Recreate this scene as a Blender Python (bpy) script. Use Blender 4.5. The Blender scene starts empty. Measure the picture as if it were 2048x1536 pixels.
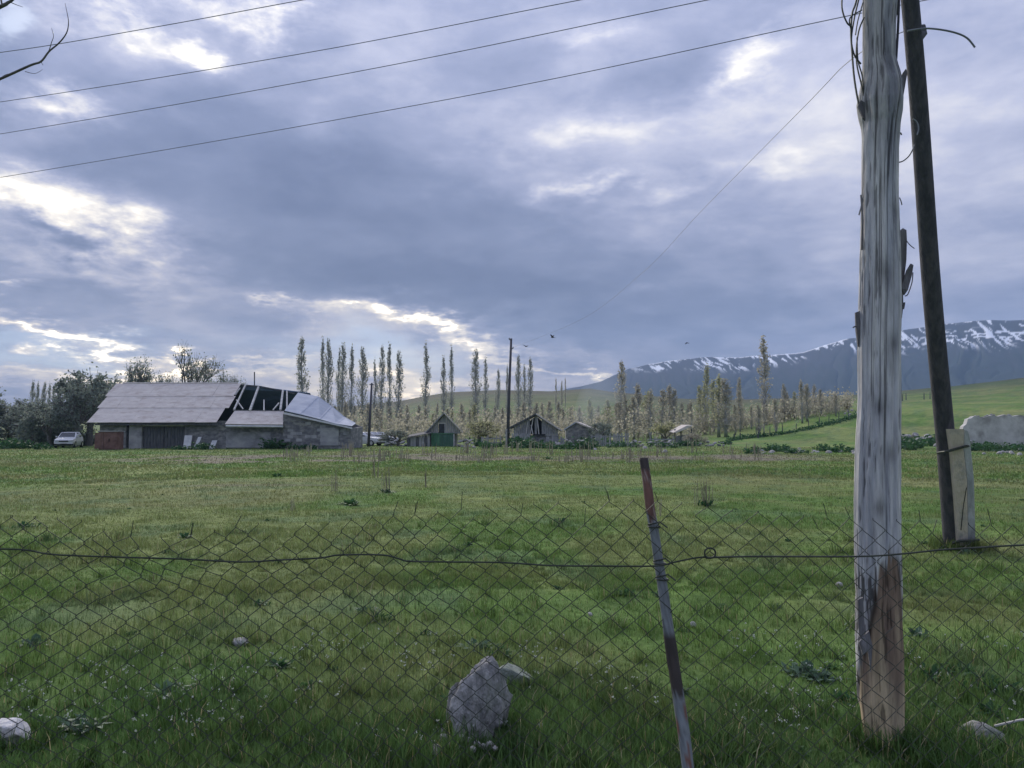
import bpy, bmesh, math, random
import numpy as np
from mathutils import Vector, Matrix
R = math.radians
sc = bpy.context.scene
col = sc.collection

# ------------------------------------------------------------------ camera
F = 1547.0                                    # focal length in photo pixels (2048 wide)
HOR = 862.0                                   # photo row of the horizon
EYE = 1.6
PITCH = math.atan((HOR - 768) / F)
cam_d = bpy.data.cameras.new('camera'); cam = bpy.data.objects.new('camera', cam_d); col.objects.link(cam)
cam_d.sensor_fit = 'HORIZONTAL'; cam_d.sensor_width = 36.0; cam_d.lens = 36.0 * F / 2048
cam_d.clip_start = 0.05; cam_d.clip_end = 12000
cam.location = (0, 0, EYE); cam.rotation_euler = (R(90) + PITCH, 0, 0)
sc.camera = cam
sc.view_settings.view_transform = 'Standard'; sc.view_settings.look = 'None'
sc.view_settings.exposure = 1.2; sc.view_settings.gamma = 1.0
sc.render.engine = 'CYCLES'
sc.cycles.max_bounces = 6; sc.cycles.diffuse_bounces = 3; sc.cycles.volume_bounces = 1
sc.cycles.transparent_max_bounces = 8
CP, SP = math.cos(PITCH), math.sin(PITCH)

def ray(px, py):
    u = (px - 1024) / F; v = (768 - py) / F
    return Vector((u, CP - v * SP, SP + v * CP))
def P(px, py, Y):
    d = ray(px, py); return Vector((d.x / d.y * Y, Y, EYE + d.z / d.y * Y))
def az_t(px, py):
    d = ray(px, py); return math.atan2(d.x, d.y), d.z / math.hypot(d.x, d.y)

# ------------------------------------------------------------------ sun
SUN_AZ, SUN_EL = R(-23), R(29)
sl = bpy.data.lights.new('sun', 'SUN'); so = bpy.data.objects.new('sun', sl); col.objects.link(so)
sl.energy = 1.5; sl.angle = R(24); sl.color = (1.0, 0.93, 0.82)
sd = Vector((math.sin(SUN_AZ) * math.cos(SUN_EL), math.cos(SUN_AZ) * math.cos(SUN_EL), math.sin(SUN_EL)))
so.rotation_euler = sd.to_track_quat('Z', 'Y').to_euler()

# ------------------------------------------------------------------ world: broken stratocumulus over a clear sky
w = bpy.data.worlds.new('World'); sc.world = w; w.use_nodes = True
nt = w.node_tree; nt.nodes.clear()
def N(t, **k):
    n = nt.nodes.new(t)
    for a, b in k.items(): setattr(n, a, b)
    return n
def setin(n, i, v):
    if isinstance(v, bpy.types.NodeSocket): nt.links.new(v, n.inputs[i])
    else: n.inputs[i].default_value = v
def M(op, a, b=None, c=None, clamp=False):
    n = N('ShaderNodeMath', operation=op, use_clamp=clamp); setin(n, 0, a)
    if b is not None: setin(n, 1, b)
    if c is not None: setin(n, 2, c)
    return n.outputs[0]
def comb(x, y, z):
    n = N('ShaderNodeCombineXYZ'); setin(n, 0, x); setin(n, 1, y); setin(n, 2, z); return n.outputs[0]
def wnoise(vec, scale, detail=6, rough=.55, dist=0.0):
    n = N('ShaderNodeTexNoise'); n.noise_dimensions = '3D'; setin(n, 'Vector', vec)
    n.inputs['Scale'].default_value = scale; n.inputs['Detail'].default_value = detail
    n.inputs['Roughness'].default_value = rough; n.inputs['Distortion'].default_value = dist
    return n
def sep(v):
    n = N('ShaderNodeSeparateXYZ'); setin(n, 0, v); return n.outputs
tc = N('ShaderNodeTexCoord')
dx, dy, dz = sep(tc.outputs['Generated'])
hyp = M('SQRT', M('ADD', M('MULTIPLY', dx, dx), M('MULTIPLY', dy, dy)))
az = M('ARCTAN2', dx, dy); te = M('DIVIDE', dz, M('ADD', hyp, .0001))
zz = M('ADD', M('MAXIMUM', dz, 0.0), 0.13)
pl = comb(M('DIVIDE', dx, zz), M('DIVIDE', dy, zz), 0.0)            # the cloud deck seen in perspective
wn = wnoise(pl, 1.7, 5, .6); wc = sep(wn.outputs['Color'])
wn2 = wnoise(comb(dx, dy, M('MULTIPLY', dz, 2.2)), 9.0, 5, .65); wc2 = sep(wn2.outputs['Color'])
azw = M('ADD', az, M('ADD', M('MULTIPLY', M('SUBTRACT', wc[0], .5), .20), M('MULTIPLY', M('SUBTRACT', wc2[0], .5), .13)))
tew = M('ADD', te, M('ADD', M('MULTIPLY', M('SUBTRACT', wc[1], .5), .10), M('MULTIPLY', M('SUBTRACT', wc2[1], .5), .09)))
uvw = comb(azw, tew, 0.0); uv0 = comb(az, te, 0.0)
def blob(px, py, sx, sy, ang=0, hard=False, vec=None):
    """a cloud or a break in the deck, at a direction of the sky; sx, sy half sizes, ang tilt"""
    a0, t0 = az_t(px, py)
    mp = N('ShaderNodeMapping', vector_type='TEXTURE'); setin(mp, 0, vec or uvw)
    mp.inputs['Location'].default_value = (a0, t0, 0); mp.inputs['Rotation'].default_value = (0, 0, R(ang)); mp.inputs['Scale'].default_value = (sx / F, sy / F, 1)
    dp = N('ShaderNodeVectorMath', operation='DOT_PRODUCT'); setin(dp, 0, mp.outputs[0]); setin(dp, 1, mp.outputs[0])
    q = dp.outputs['Value']
    if hard: q = M('MULTIPLY', q, q)
    return M('POWER', .5, q)
n1 = wnoise(pl, 1.15, 8, .56, .35).outputs['Fac']
n2 = wnoise(pl, 3.6, 6, .6, .2).outputs['Fac']
n3 = wnoise(comb(M('MULTIPLY', dx, 1.0), M('MULTIPLY', dy, 1.0), M('MULTIPLY', dz, 2.6)), 7.0, 7, .6, .3).outputs['Fac']
B = M('ADD', .43, M('MULTIPLY', M('SUBTRACT', n1, .5), .74))
B = M('ADD', B, M('MULTIPLY', M('SUBTRACT', n2, .5), .46))
B = M('ADD', B, M('MULTIPLY', M('SUBTRACT', n3, .5), .56))
LIT = None
for (px, py, sx, sy, ang, wt, hard) in [
    # dark body of the deck
    (740, 440, 480, 150, -14, -.36, False), (800, 690, 280, 70, 0, .13, False), (860, 565, 330, 55, -6, -.20, True), (480, 330, 300, 90, -14, -.10, False), (420, 500, 160, 70, -10, -.12, False),
    (1450, 590, 380, 70, 6, -.14, False), (1300, 655, 330, 40, 2, -.14, False), (1290, 140, 240, 50, 16, -.14, False), (1120, 560, 160, 60, -10, -.12, False),
    (250, 610, 240, 50, 0, -.08, False), (260, 240, 200, 50, 0, -.06, False), (640, 330, 120, 40, -20, -.08, False), (1650, 640, 160, 40, 0, -.08, False),
    (90, 452, 44, 15, -10, -.60, False), (40, 505, 80, 22, 0, -.30, False), (250, 440, 40, 22, 0, -.20, False), (150, 480, 40, 9, 0, -.30, False), (150, 590, 110, 14, -4, -.14, False),
    # broad thin places
    (150, 130, 260, 120, 0, .07, False), (1850, 110, 330, 150, 0, .20, False), (1960, 400, 220, 160, 0, .10, False), (1300, 260, 330, 70, 6, .22, False), (1640, 340, 260, 60, 12, .13, False),
    (1000, 215, 200, 40, -4, .08, False), (1760, 600, 200, 50, 8, .06, False), (700, 60, 260, 60, 6, .08, False), (720, 655, 120, 50, 0, .26, True), (990, 705, 150, 24, 0, .16, False), (760, 725, 200, 40, 0, .10, False), (330, 600, 160, 60, 0, .04, False), (250, 770, 420, 30, 0, .20, False), (900, 770, 260, 30, 0, .22, False)]:
    B = M('MULTIPLY_ADD', blob(px, py, sx, sy, ang, hard), wt, B)
for (px, py, sx, sy, ang, wt, hard) in [
    # lit edges and breaks
    (90, 405, 170, 50, -10, .50, False), (220, 500, 110, 40, -20, .50, False), (270, 440, 50, 40, 30, .45, False), (20, 370, 110, 40, 0, .35, False), (130, 530, 120, 22, -12, .40, False),
    (432, 100, 34, 22, -15, .85, False), (480, 12, 110, 26, 0, .60, False), (265, 22, 60, 40, -30, .48, False), (565, 55, 40, 34, -50, .50, False), (330, 60, 60, 16, -40, .3, False),
    (70, 185, 100, 26, 0, .42, False), (150, 195, 60, 14, 0, .3, False), (150, 20, 40, 30, 0, .35, False),
    (1500, 120, 80, 42, 38, .36, False), (1450, 150, 50, 20, 30, .3, False), (1190, 55, 50, 18, 10, .22, False), (1130, 405, 60, 20, 24, .38, False), (1210, 370, 90, 18, 14, .28, False), (1310, 395, 70, 16, 20, .18, False),
    (1280, 610, 50, 22, 24, .22, False), (1180, 270, 160, 18, 8, .2, False), (1560, 310, 160, 18, 10, .2, False),
    (770, 632, 120, 12, -2, .85, False), (880, 645, 70, 15, -14, .70, False), (945, 680, 70, 14, -24, .65, False), (540, 601, 40, 8, -6, .55, False), (620, 625, 60, 14, -4, .25, False),
    (70, 648, 100, 12, -14, .75, False), (190, 690, 110, 11, -14, .75, False), (330, 720, 120, 9, -10, .65, False), (490, 742, 100, 6, -6, .50, False),
    (80, 730, 160, 13, -2, .65, False), (240, 745, 120, 9, -3, .5, False), (60, 765, 180, 12, 0, .40, False), (880, 770, 130, 16, 0, .45, False), (830, 790, 60, 10, 0, .4, False),
    (1110, 740, 110, 8, -8, .55, False), (1180, 752, 80, 7, -4, .4, False), (14, 576, 26, 8, 0, .6, False), (566, 737, 26, 6, 0, .45, False), (1080, 712, 90, 7, -8, .3, False)]:
    LIT = M('MULTIPLY', blob(px, py, sx, sy, ang, hard), wt) if LIT is None else M('MULTIPLY_ADD', blob(px, py, sx, sy, ang, hard), wt, LIT)
n4 = wnoise(comb(dx, dy, M('MULTIPLY', dz, 2.0)), 26.0, 5, .6, .2).outputs['Fac']
mott = M('ADD', M('MULTIPLY', M('SUBTRACT', n3, .5), 1.8), M('MULTIPLY', M('SUBTRACT', n4, .5), 1.6))
B = M('MULTIPLY_ADD', LIT, M('MAXIMUM', M('ADD', mott, .72), .12), B)
B = M('MULTIPLY_ADD', M('SUBTRACT', n4, .5), .10, B)
rp = N('ShaderNodeValToRGB'); setin(rp, 0, M('MULTIPLY', M('ADD', B, .35), .54, clamp=True))
els = rp.color_ramp.elements
stops = [(-.33, (.125, .155, .262)), (-.08, (.160, .196, .320)), (.20, (.222, .262, .405)), (.42, (.325, .360, .520)), (.62, (.490, .510, .655)), (.82, (.74, .73, .77)), (1.05, (1.08, 1.03, .95)), (1.45, (3.0, 2.75, 2.35))]
while len(els) < len(stops): els.new(.5)
for e, (p, c) in zip(els, stops): e.position = (p + .35) * .54; e.color = (*c, 1)
warm = M('MULTIPLY', M('POWER', 2.0, M('MULTIPLY', M('ABSOLUTE', te), -7.0)), blob(450, 800, 900, 400, 0, False, uv0))
wm = N('ShaderNodeMixRGB', blend_type='MULTIPLY'); setin(wm, 0, warm); setin(wm, 1, rp.outputs[0]); wm.inputs[2].default_value = (1.20, 1.02, .74, 1)
bgc = N('ShaderNodeBackground'); setin(bgc, 0, wm.outputs[0]); setin(bgc, 1, M('MULTIPLY', M('ADD', 1.0, M('MAXIMUM', dz, 0.0)), 2 ** -1.2 * .93))       # an overcast deck brightens evenly toward the zenith
sky = N('ShaderNodeTexSky'); sky.sky_type = 'NISHITA'; sky.sun_disc = False
sky.sun_elevation = SUN_EL; sky.sun_rotation = SUN_AZ; sky.altitude = 1500
bgs = N('ShaderNodeBackground'); setin(bgs, 0, sky.outputs[0]); bgs.inputs[1].default_value = 0.055
gap = M('ADD', M('MULTIPLY', blob(48, 25, 42, 34, 0, True), 1.0), M('MULTIPLY', blob(740, 715, 150, 30, 0, False), .35), clamp=True)
gap = M('ADD', gap, M('MULTIPLY', blob(60, 690, 160, 18, 0, False), .3), clamp=True)
mx = N('ShaderNodeMixShader'); setin(mx, 0, gap); nt.links.new(bgc.outputs[0], mx.inputs[1]); nt.links.new(bgs.outputs[0], mx.inputs[2])
wo = N('ShaderNodeOutputWorld'); nt.links.new(mx.outputs[0], wo.inputs[0])
w.cycles.sampling_method = 'MANUAL'; w.cycles.sample_map_resolution = 1024

# ------------------------------------------------------------------ helpers
random.seed(7); rng = np.random.default_rng(7)
def _hash(ix, iy, s):
    v = np.sin(ix * 127.1 + iy * 311.7 + s * 74.7) * 43758.5453
    return v - np.floor(v)
def vn(x, y, s=0):
    x = np.asarray(x, float); y = np.asarray(y, float)
    ix, iy = np.floor(x), np.floor(y); fx, fy = x - ix, y - iy
    fx = fx * fx * (3 - 2 * fx); fy = fy * fy * (3 - 2 * fy)
    a, b = _hash(ix, iy, s), _hash(ix + 1, iy, s); c, d = _hash(ix, iy + 1, s), _hash(ix + 1, iy + 1, s)
    return (a * (1 - fx) + b * fx) * (1 - fy) + (c * (1 - fx) + d * fx) * fy
def fbm(x, y, s=0, o=4):
    t = 0; a = .5; n = 0
    for k in range(o):
        t = t + a * vn(x * 2 ** k, y * 2 ** k, s + k * 13); n += a; a *= .5
    return t / n
def sst(a, b, x):
    t = np.clip((np.asarray(x, float) - a) / (b - a), 0, 1); return t * t * (3 - 2 * t)

def tag(o, label, cat, group=None, kind=None):
    o['label'] = label
    if cat: o['category'] = cat
    if group: o['group'] = group
    if kind: o['kind'] = kind
    return o
def empty(name, loc=(0, 0, 0), rz=0):
    o = bpy.data.objects.new(name, None); col.objects.link(o); o.location = loc; o.rotation_euler = (0, 0, rz)
    o.empty_display_size = .1
    return o
def link(name, me, parent=None, mat=None):
    o = bpy.data.objects.new(name, me); col.objects.link(o)
    if mat and not me.materials: me.materials.append(mat)
    if parent: o.parent = parent
    return o
def copy_tree(o, parent=None):
    c = o.copy(); col.objects.link(c); c.parent = parent
    for ch in [x for x in bpy.data.objects if x.parent == o]: copy_tree(ch, c)
    return c
def nmesh(name, V, Fc, smooth=False, colr=None):
    """mesh from numpy arrays; Fc a list of (n,k) arrays"""
    me = bpy.data.meshes.new(name)
    V = np.asarray(V, np.float32); me.vertices.add(len(V)); me.vertices.foreach_set('co', V.ravel())
    Fc = [np.asarray(f, np.int32) for f in Fc if len(f)]
    tot = np.concatenate([np.full(len(f), f.shape[1], np.int32) for f in Fc]); lv = np.concatenate([f.ravel() for f in Fc])
    me.loops.add(len(lv)); me.loops.foreach_set('vertex_index', lv)
    me.polygons.add(len(tot)); st = np.concatenate([[0], np.cumsum(tot)[:-1]]).astype(np.int32)
    me.polygons.foreach_set('loop_start', st); me.polygons.foreach_set('loop_total', tot)
    if smooth: me.polygons.foreach_set('use_smooth', np.ones(len(tot), bool))
    if colr is not None:
        a = me.color_attributes.new('tint', 'FLOAT_COLOR', 'POINT'); c = np.ones((len(V), 4), np.float32); c[:, :3] = colr
        a.data.foreach_set('color', c.ravel())
    me.update(calc_edges=True); me.validate()
    return me

class MB:
    def __init__(s): s.v = []; s.f = []
    def box(s, x0, x1, y0, y1, z0, z1, m=None):
        b = len(s.v); pts = [(x, y, z) for z in (z0, z1) for y in (y0, y1) for x in (x0, x1)]
        s.v += [tuple(m @ Vector(p)) if m else p for p in pts]
        s.f += [tuple(b + i for i in q) for q in ((0, 2, 3, 1), (4, 5, 7, 6), (0, 1, 5, 4), (2, 6, 7, 3), (0, 4, 6, 2), (1, 3, 7, 5))]
        return s
    def poly(s, pts):
        b = len(s.v); s.v += [tuple(p) for p in pts]; s.f.append(tuple(range(b, b + len(pts)))); return s
    def slab(s, pts, off):
        """a plate: polygon pts thickened by the vector off"""
        b = len(s.v); n = len(pts); off = Vector(off)
        s.v += [tuple(Vector(p)) for p in pts] + [tuple(Vector(p) + off) for p in pts]
        s.f.append(tuple(b + i for i in range(n))[::-1]); s.f.append(tuple(b + n + i for i in range(n)))
        for i in range(n): j = (i + 1) % n; s.f.append((b + i, b + j, b + n + j, b + n + i))
        return s
    def tube(s, pts, rad, n=6, cap=True):
        pts = [Vector(p) for p in pts]; b = len(s.v); k = len(pts)
        if not hasattr(rad, '__len__'): rad = [rad] * k
        nrm = None
        for i, p in enumerate(pts):
            t = (pts[min(i + 1, k - 1)] - pts[max(i - 1, 0)]).normalized()
            if nrm is None:
                nrm = t.orthogonal().normalized()
            else:
                nrm = nrm - t * nrm.dot(t)
                nrm = nrm.normalized() if nrm.length > 1e-6 else t.orthogonal().normalized()
            bi = t.cross(nrm)
            for j in range(n):
                a = 2 * math.pi * j / n; q = p + (nrm * math.cos(a) + bi * math.sin(a)) * rad[i]; s.v.append(tuple(q))
        for i in range(k - 1):
            for j in range(n):
                j2 = (j + 1) % n; s.f.append((b + i * n + j, b + i * n + j2, b + (i + 1) * n + j2, b + (i + 1) * n + j))
        if cap and n > 2:
            s.f.append(tuple(b + j for j in range(n))[::-1]); s.f.append(tuple(b + (k - 1) * n + j for j in range(n)))
        return s
    def mesh(s, name, smooth=False):
        me = bpy.data.meshes.new(name); me.from_pydata(s.v, [], s.f); me.validate()
        if smooth: me.polygons.foreach_set('use_smooth', np.ones(len(me.polygons), bool))
        me.update(); return me
    def build(s, name, mat, parent=None, smooth=False):
        return link(name, s.mesh(name, smooth), parent, mat)

def mat(name, c1, c2=None, scale=4.0, stretch=(1, 1, 1), rough=.85, bump=.3, bscale=None, c3=None, s3=1.2, metal=0, detail=6, spec=.25, world=False, lo=.38, hi=.64):
    m = bpy.data.materials.new(name); m.use_nodes = True; t = m.node_tree; b = t.nodes['Principled BSDF']
    b.inputs['Roughness'].default_value = rough; b.inputs['Metallic'].default_value = metal; b.inputs['Specular IOR Level'].default_value = spec
    tc = t.nodes.new('ShaderNodeTexCoord'); mp = t.nodes.new('ShaderNodeMapping'); mp.inputs['Scale'].default_value = stretch
    if world:
        g = t.nodes.new('ShaderNodeNewGeometry'); t.links.new(g.outputs['Position'], mp.inputs[0])
    else: t.links.new(tc.outputs['Object'], mp.inputs[0])
    def nz(sc_, d=detail):
        n = t.nodes.new('ShaderNodeTexNoise'); n.inputs['Scale'].default_value = sc_; n.inputs['Detail'].default_value = d; n.inputs['Roughness'].default_value = .6
        t.links.new(mp.outputs[0], n.inputs['Vector']); return n.outputs['Fac']
    n = nz(scale); rp = t.nodes.new('ShaderNodeValToRGB'); t.links.new(n, rp.inputs[0])
    rp.color_ramp.elements[0].position = lo; rp.color_ramp.elements[1].position = hi
    rp.color_ramp.elements[0].color = (*c1, 1); rp.color_ramp.elements[1].color = (*(c2 or c1), 1)
    out = rp.outputs[0]
    if c3:
        n3 = nz(s3); r3 = t.nodes.new('ShaderNodeValToRGB'); r3.color_ramp.elements[0].position = .52; r3.color_ramp.elements[1].position = .66; t.links.new(n3, r3.inputs[0])
        mx = t.nodes.new('ShaderNodeMixRGB'); t.links.new(r3.outputs[0], mx.inputs[0]); t.links.new(out, mx.inputs[1]); mx.inputs[2].default_value = (*c3, 1); out = mx.outputs[0]
    t.links.new(out, b.inputs['Base Color'])
    if bump:
        bp = t.nodes.new('ShaderNodeBump'); bp.inputs['Strength'].default_value = bump; bp.inputs['Distance'].default_value = .05
        t.links.new(nz(bscale or scale * 3), bp.inputs['Height']); t.links.new(bp.outputs[0], b.inputs['Normal'])
    return m
def leafmat(name, c1, c2, attr=False, trans=.3, rough=.6):
    m = bpy.data.materials.new(name); m.use_nodes = True; t = m.node_tree; t.nodes.clear()
    o = t.nodes.new('ShaderNodeOutputMaterial'); b = t.nodes.new('ShaderNodeBsdfPrincipled'); tr = t.nodes.new('ShaderNodeBsdfTranslucent'); mx = t.nodes.new('ShaderNodeMixShader')
    b.inputs['Roughness'].default_value = rough; b.inputs['Specular IOR Level'].default_value = .2
    if attr:
        a = t.nodes.new('ShaderNodeAttribute'); a.attribute_name = 'tint'; c = a.outputs['Color']
    else:
        g = t.nodes.new('ShaderNodeNewGeometry'); n = t.nodes.new('ShaderNodeTexNoise'); n.inputs['Scale'].default_value = 1.3; n.inputs['Detail'].default_value = 3
        t.links.new(g.outputs['Position'], n.inputs['Vector']); ad = t.nodes.new('ShaderNodeMath'); ad.operation = 'ADD'
        mu = t.nodes.new('ShaderNodeMath'); mu.operation = 'MULTIPLY_ADD'; t.links.new(g.outputs['Random Per Island'], mu.inputs[0]); mu.inputs[1].default_value = .5; mu.inputs[2].default_value = -.25
        t.links.new(n.outputs['Fac'], ad.inputs[0]); t.links.new(mu.outputs[0], ad.inputs[1])
        r = t.nodes.new('ShaderNodeValToRGB'); r.color_ramp.elements[0].position = .3; r.color_ramp.elements[1].position = .7
        r.color_ramp.elements[0].color = (*c1, 1); r.color_ramp.elements[1].color = (*c2, 1); t.links.new(ad.outputs[0], r.inputs[0]); c = r.outputs[0]
    t.links.new(c, b.inputs['Base Color']); t.links.new(c, tr.inputs['Color']); mx.inputs[0].default_value = trans
    t.links.new(b.outputs[0], mx.inputs[1]); t.links.new(tr.outputs[0], mx.inputs[2]); t.links.new(mx.outputs[0], o.inputs[0])
    return m

# ------------------------------------------------------------------ terrain
_cx = [-1500, -300, 0, 400, 700, 800, 850, 900, 1000, 1100, 1180, 1250, 1350, 1450, 1600, 1720, 1900, 2048, 2400, 3600]
_cy = [845, 845, 842, 830, 812, 801, 791, 783, 778, 781, 775, 786, 796, 800, 796, 788, 771, 753, 715, 690]
_ca = [az_t(x, 800)[0] for x in _cx]; _ct = [az_t(x, y)[1] for x, y in zip(_cx, _cy)]
RC = 450.0
def hgt(x, y):
    x = np.asarray(x, float); y = np.asarray(y, float)
    r = np.hypot(x, y); a = np.arctan2(x, y); t = np.interp(a, _ca, _ct)
    ch = EYE + t * RC
    up = sst(88, RC + 40, r); fall = 1 - .55 * sst(RC, 1300, r)
    z = ch * up * fall
    z = z + 4.2 * sst(.20, .44, a) * (1 - sst(1.2, 1.6, a)) * sst(94, 140, r) * (1 - sst(200, 400, r))       # green bank behind the hamlet
    z = z + (fbm(x / 60, y / 60, 3) - .5) * 3.0 * sst(120, 300, r) * (1 - .6 * sst(380, 420, r))
    z = z + (fbm(x / 7, y / 7, 5, 3) - .5) * .17 * sst(1, 9, r) * (1 - .6 * sst(40, 90, r)) + (vn(x * 2.2, y * 2.2, 8) - .5) * .035 * (1 - sst(25, 50, r))
    return z
def H(x, y): return float(hgt(x, y))
def G(px, py):
    """where a line of sight meets the terrain"""
    d = ray(px, py); r = 2.0; l = math.hypot(d.x, d.y); last = r
    while r < 1200:
        z = EYE + d.z / l * r
        if z <= H(d.x / l * r, d.y / l * r): break
        last = r; r *= 1.01
    for _ in range(12):
        m = (last + r) / 2
        if EYE + d.z / l * m <= H(d.x / l * m, d.y / l * m): r = m
        else: last = m
    return Vector((d.x / l * r, d.y / l * r, H(d.x / l * r, d.y / l * r)))
def on(px, Y, dz=0):
    x = (px - 1024) / F / CP * Y * 1.0; x = ray(px, HOR).x / ray(px, HOR).y * Y
    return Vector((x, Y, H(x, Y) + dz))

def ground_material():
    m = bpy.data.materials.new('meadow_soil'); m.use_nodes = True; t = m.node_tree; b = t.nodes['Principled BSDF']
    b.inputs['Roughness'].default_value = .95; b.inputs['Specular IOR Level'].default_value = .1
    a = t.nodes.new('ShaderNodeAttribute'); a.attribute_name = 'tint'
    g = t.nodes.new('ShaderNodeNewGeometry')
    def nz(s, st=(1, 1, 1), d=8):
        mp = t.nodes.new('ShaderNodeMapping'); mp.inputs['Scale'].default_value = st; t.links.new(g.outputs['Position'], mp.inputs[0])
        n = t.nodes.new('ShaderNodeTexNoise'); n.inputs['Scale'].default_value = s; n.inputs['Detail'].default_value = d; n.inputs['Roughness'].default_value = .68
        t.links.new(mp.outputs[0], n.inputs['Vector']); return n.outputs['Fac']
    r = t.nodes.new('ShaderNodeValToRGB'); r.color_ramp.elements[0].position = .3; r.color_ramp.elements[1].position = .72
    r.color_ramp.elements[0].color = (.55, .60, .58, 1); r.color_ramp.elements[1].color = (1.38, 1.34, 1.3, 1); t.links.new(nz(1.7, (.7, 1.0, 1)), r.inputs[0])
    r5 = t.nodes.new('ShaderNodeValToRGB'); r5.color_ramp.elements[0].position = .36; r5.color_ramp.elements[1].position = .62; r5.color_ramp.elements[0].color = (.70, .76, .74, 1); r5.color_ramp.elements[1].color = (1.16, 1.12, 1.08, 1); t.links.new(nz(.09, (1, 1, 1), 9), r5.inputs[0])
    m5 = t.nodes.new('ShaderNodeMixRGB'); m5.blend_type = 'MULTIPLY'; m5.inputs[0].default_value = 1; t.links.new(a.outputs['Color'], m5.inputs[1]); t.links.new(r5.outputs[0], m5.inputs[2])
    mx = t.nodes.new('ShaderNodeMixRGB'); mx.blend_type = 'MULTIPLY'; mx.inputs[0].default_value = 1
    t.links.new(m5.outputs[0], mx.inputs[1]); t.links.new(r.outputs[0], mx.inputs[2]); t.links.new(mx.outputs[0], b.inputs['Base Color'])
    bp = t.nodes.new('ShaderNodeBump'); bp.inputs['Strength'].default_value = .8; bp.inputs['Distance'].default_value = .08
    t.links.new(nz(9), bp.inputs['Height']); t.links.new(bp.outputs[0], b.inputs['Normal'])
    return m
def turf_colour(x, y):
    """base colour of the sward at a place: lush, grazed olive, dry, and the bare earth of the old track"""
    r = np.hypot(x, y)
    lush = np.array([.128, .214, .056]); olive = np.array([.190, .238, .084]); dry = np.array([.235, .235, .110]); blue = np.array([.105, .180, .088]); earth = np.array([.200, .172, .145])
    a = fbm(x / 2.6, y / 3.6, 21); c = fbm(x / 9, y / 5, 31); d = fbm(x / .8, y / 1.0, 41, 3)
    k = sst(.42, .60, a)[:, None]; out = lush * (1 - k) + olive * k
    k = (sst(.52, .70, c) * sst(6, 14, r) * .55)[:, None]; out = out * (1 - k) + dry * k
    k = (sst(.55, .75, d) * .5)[:, None]; out = out * (1 - k) + blue * k
    k = (sst(6.0, 4.2, y + (fbm(x / .9, y / .9, 43, 3) - .5) * 2.2) * .85)[:, None]; out = out * (1 - k) + np.array([.072, .145, .038]) * k      # ranker grass along the fence; vignette darkening also put into its colour
    e = earth_mask(x, y)[:, None]; out = out * (1 - e) + earth * e
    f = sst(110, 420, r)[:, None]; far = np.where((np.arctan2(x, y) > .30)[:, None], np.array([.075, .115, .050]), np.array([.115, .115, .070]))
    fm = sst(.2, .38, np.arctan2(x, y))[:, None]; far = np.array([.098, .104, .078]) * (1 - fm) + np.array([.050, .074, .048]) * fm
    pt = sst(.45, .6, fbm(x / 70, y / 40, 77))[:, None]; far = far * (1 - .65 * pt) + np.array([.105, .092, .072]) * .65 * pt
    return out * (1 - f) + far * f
def earth_mask(x, y):
    wob = (fbm(x / 11, y / 30, 51) - .5) * 9 + (fbm(x / 2.5, y / 3, 61) - .5) * 5
    yy = y + wob
    m = sst(39, 42, yy) * (1 - sst(49, 54, yy)) * sst(-27, -18, x) * (1 - sst(14, 22, x))
    rut = np.exp(-((y + wob * .12 - 23.0) / .35) ** 2) * sst(-11, -9, x) * (1 - sst(-5.5, -4, x)) * .6
    return np.clip(m * sst(.36, .56, fbm(x / 1.9, y / 2.2, 71)) * .9 + rut, 0, 1)
MAT_SOIL = ground_material()
def ground():
    r = np.concatenate([np.linspace(.4, 12, 60), np.geomspace(12.3, 120, 150), np.geomspace(121.5, 3300, 110)])
    a = np.concatenate([np.linspace(-math.pi, -.75, 60), np.linspace(-.74, .74, 360), np.linspace(.75, math.pi, 60)])
    rr, aa = np.meshgrid(r, a, indexing='ij'); x = (rr * np.sin(aa)).ravel(); y = (rr * np.cos(aa)).ravel()
    V = np.stack([x, y, hgt(x, y)], 1); nr, na = len(r), len(a)
    i, j = np.meshgrid(np.arange(nr - 1), np.arange(na - 1), indexing='ij'); b = (i * na + j).ravel()
    f = np.stack([b, b + na, b + na + 1, b + 1], 1)
    V2 = np.vstack([V, [[0, 0, 0]]]); c = len(V); j = np.arange(na - 1); tri = np.stack([np.full(na - 1, c), j, j + 1], 1)
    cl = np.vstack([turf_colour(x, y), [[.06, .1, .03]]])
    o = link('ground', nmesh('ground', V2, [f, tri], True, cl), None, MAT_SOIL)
    tag(o, 'green meadow rolling away to low hills', 'ground', kind='structure')
ground()

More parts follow.
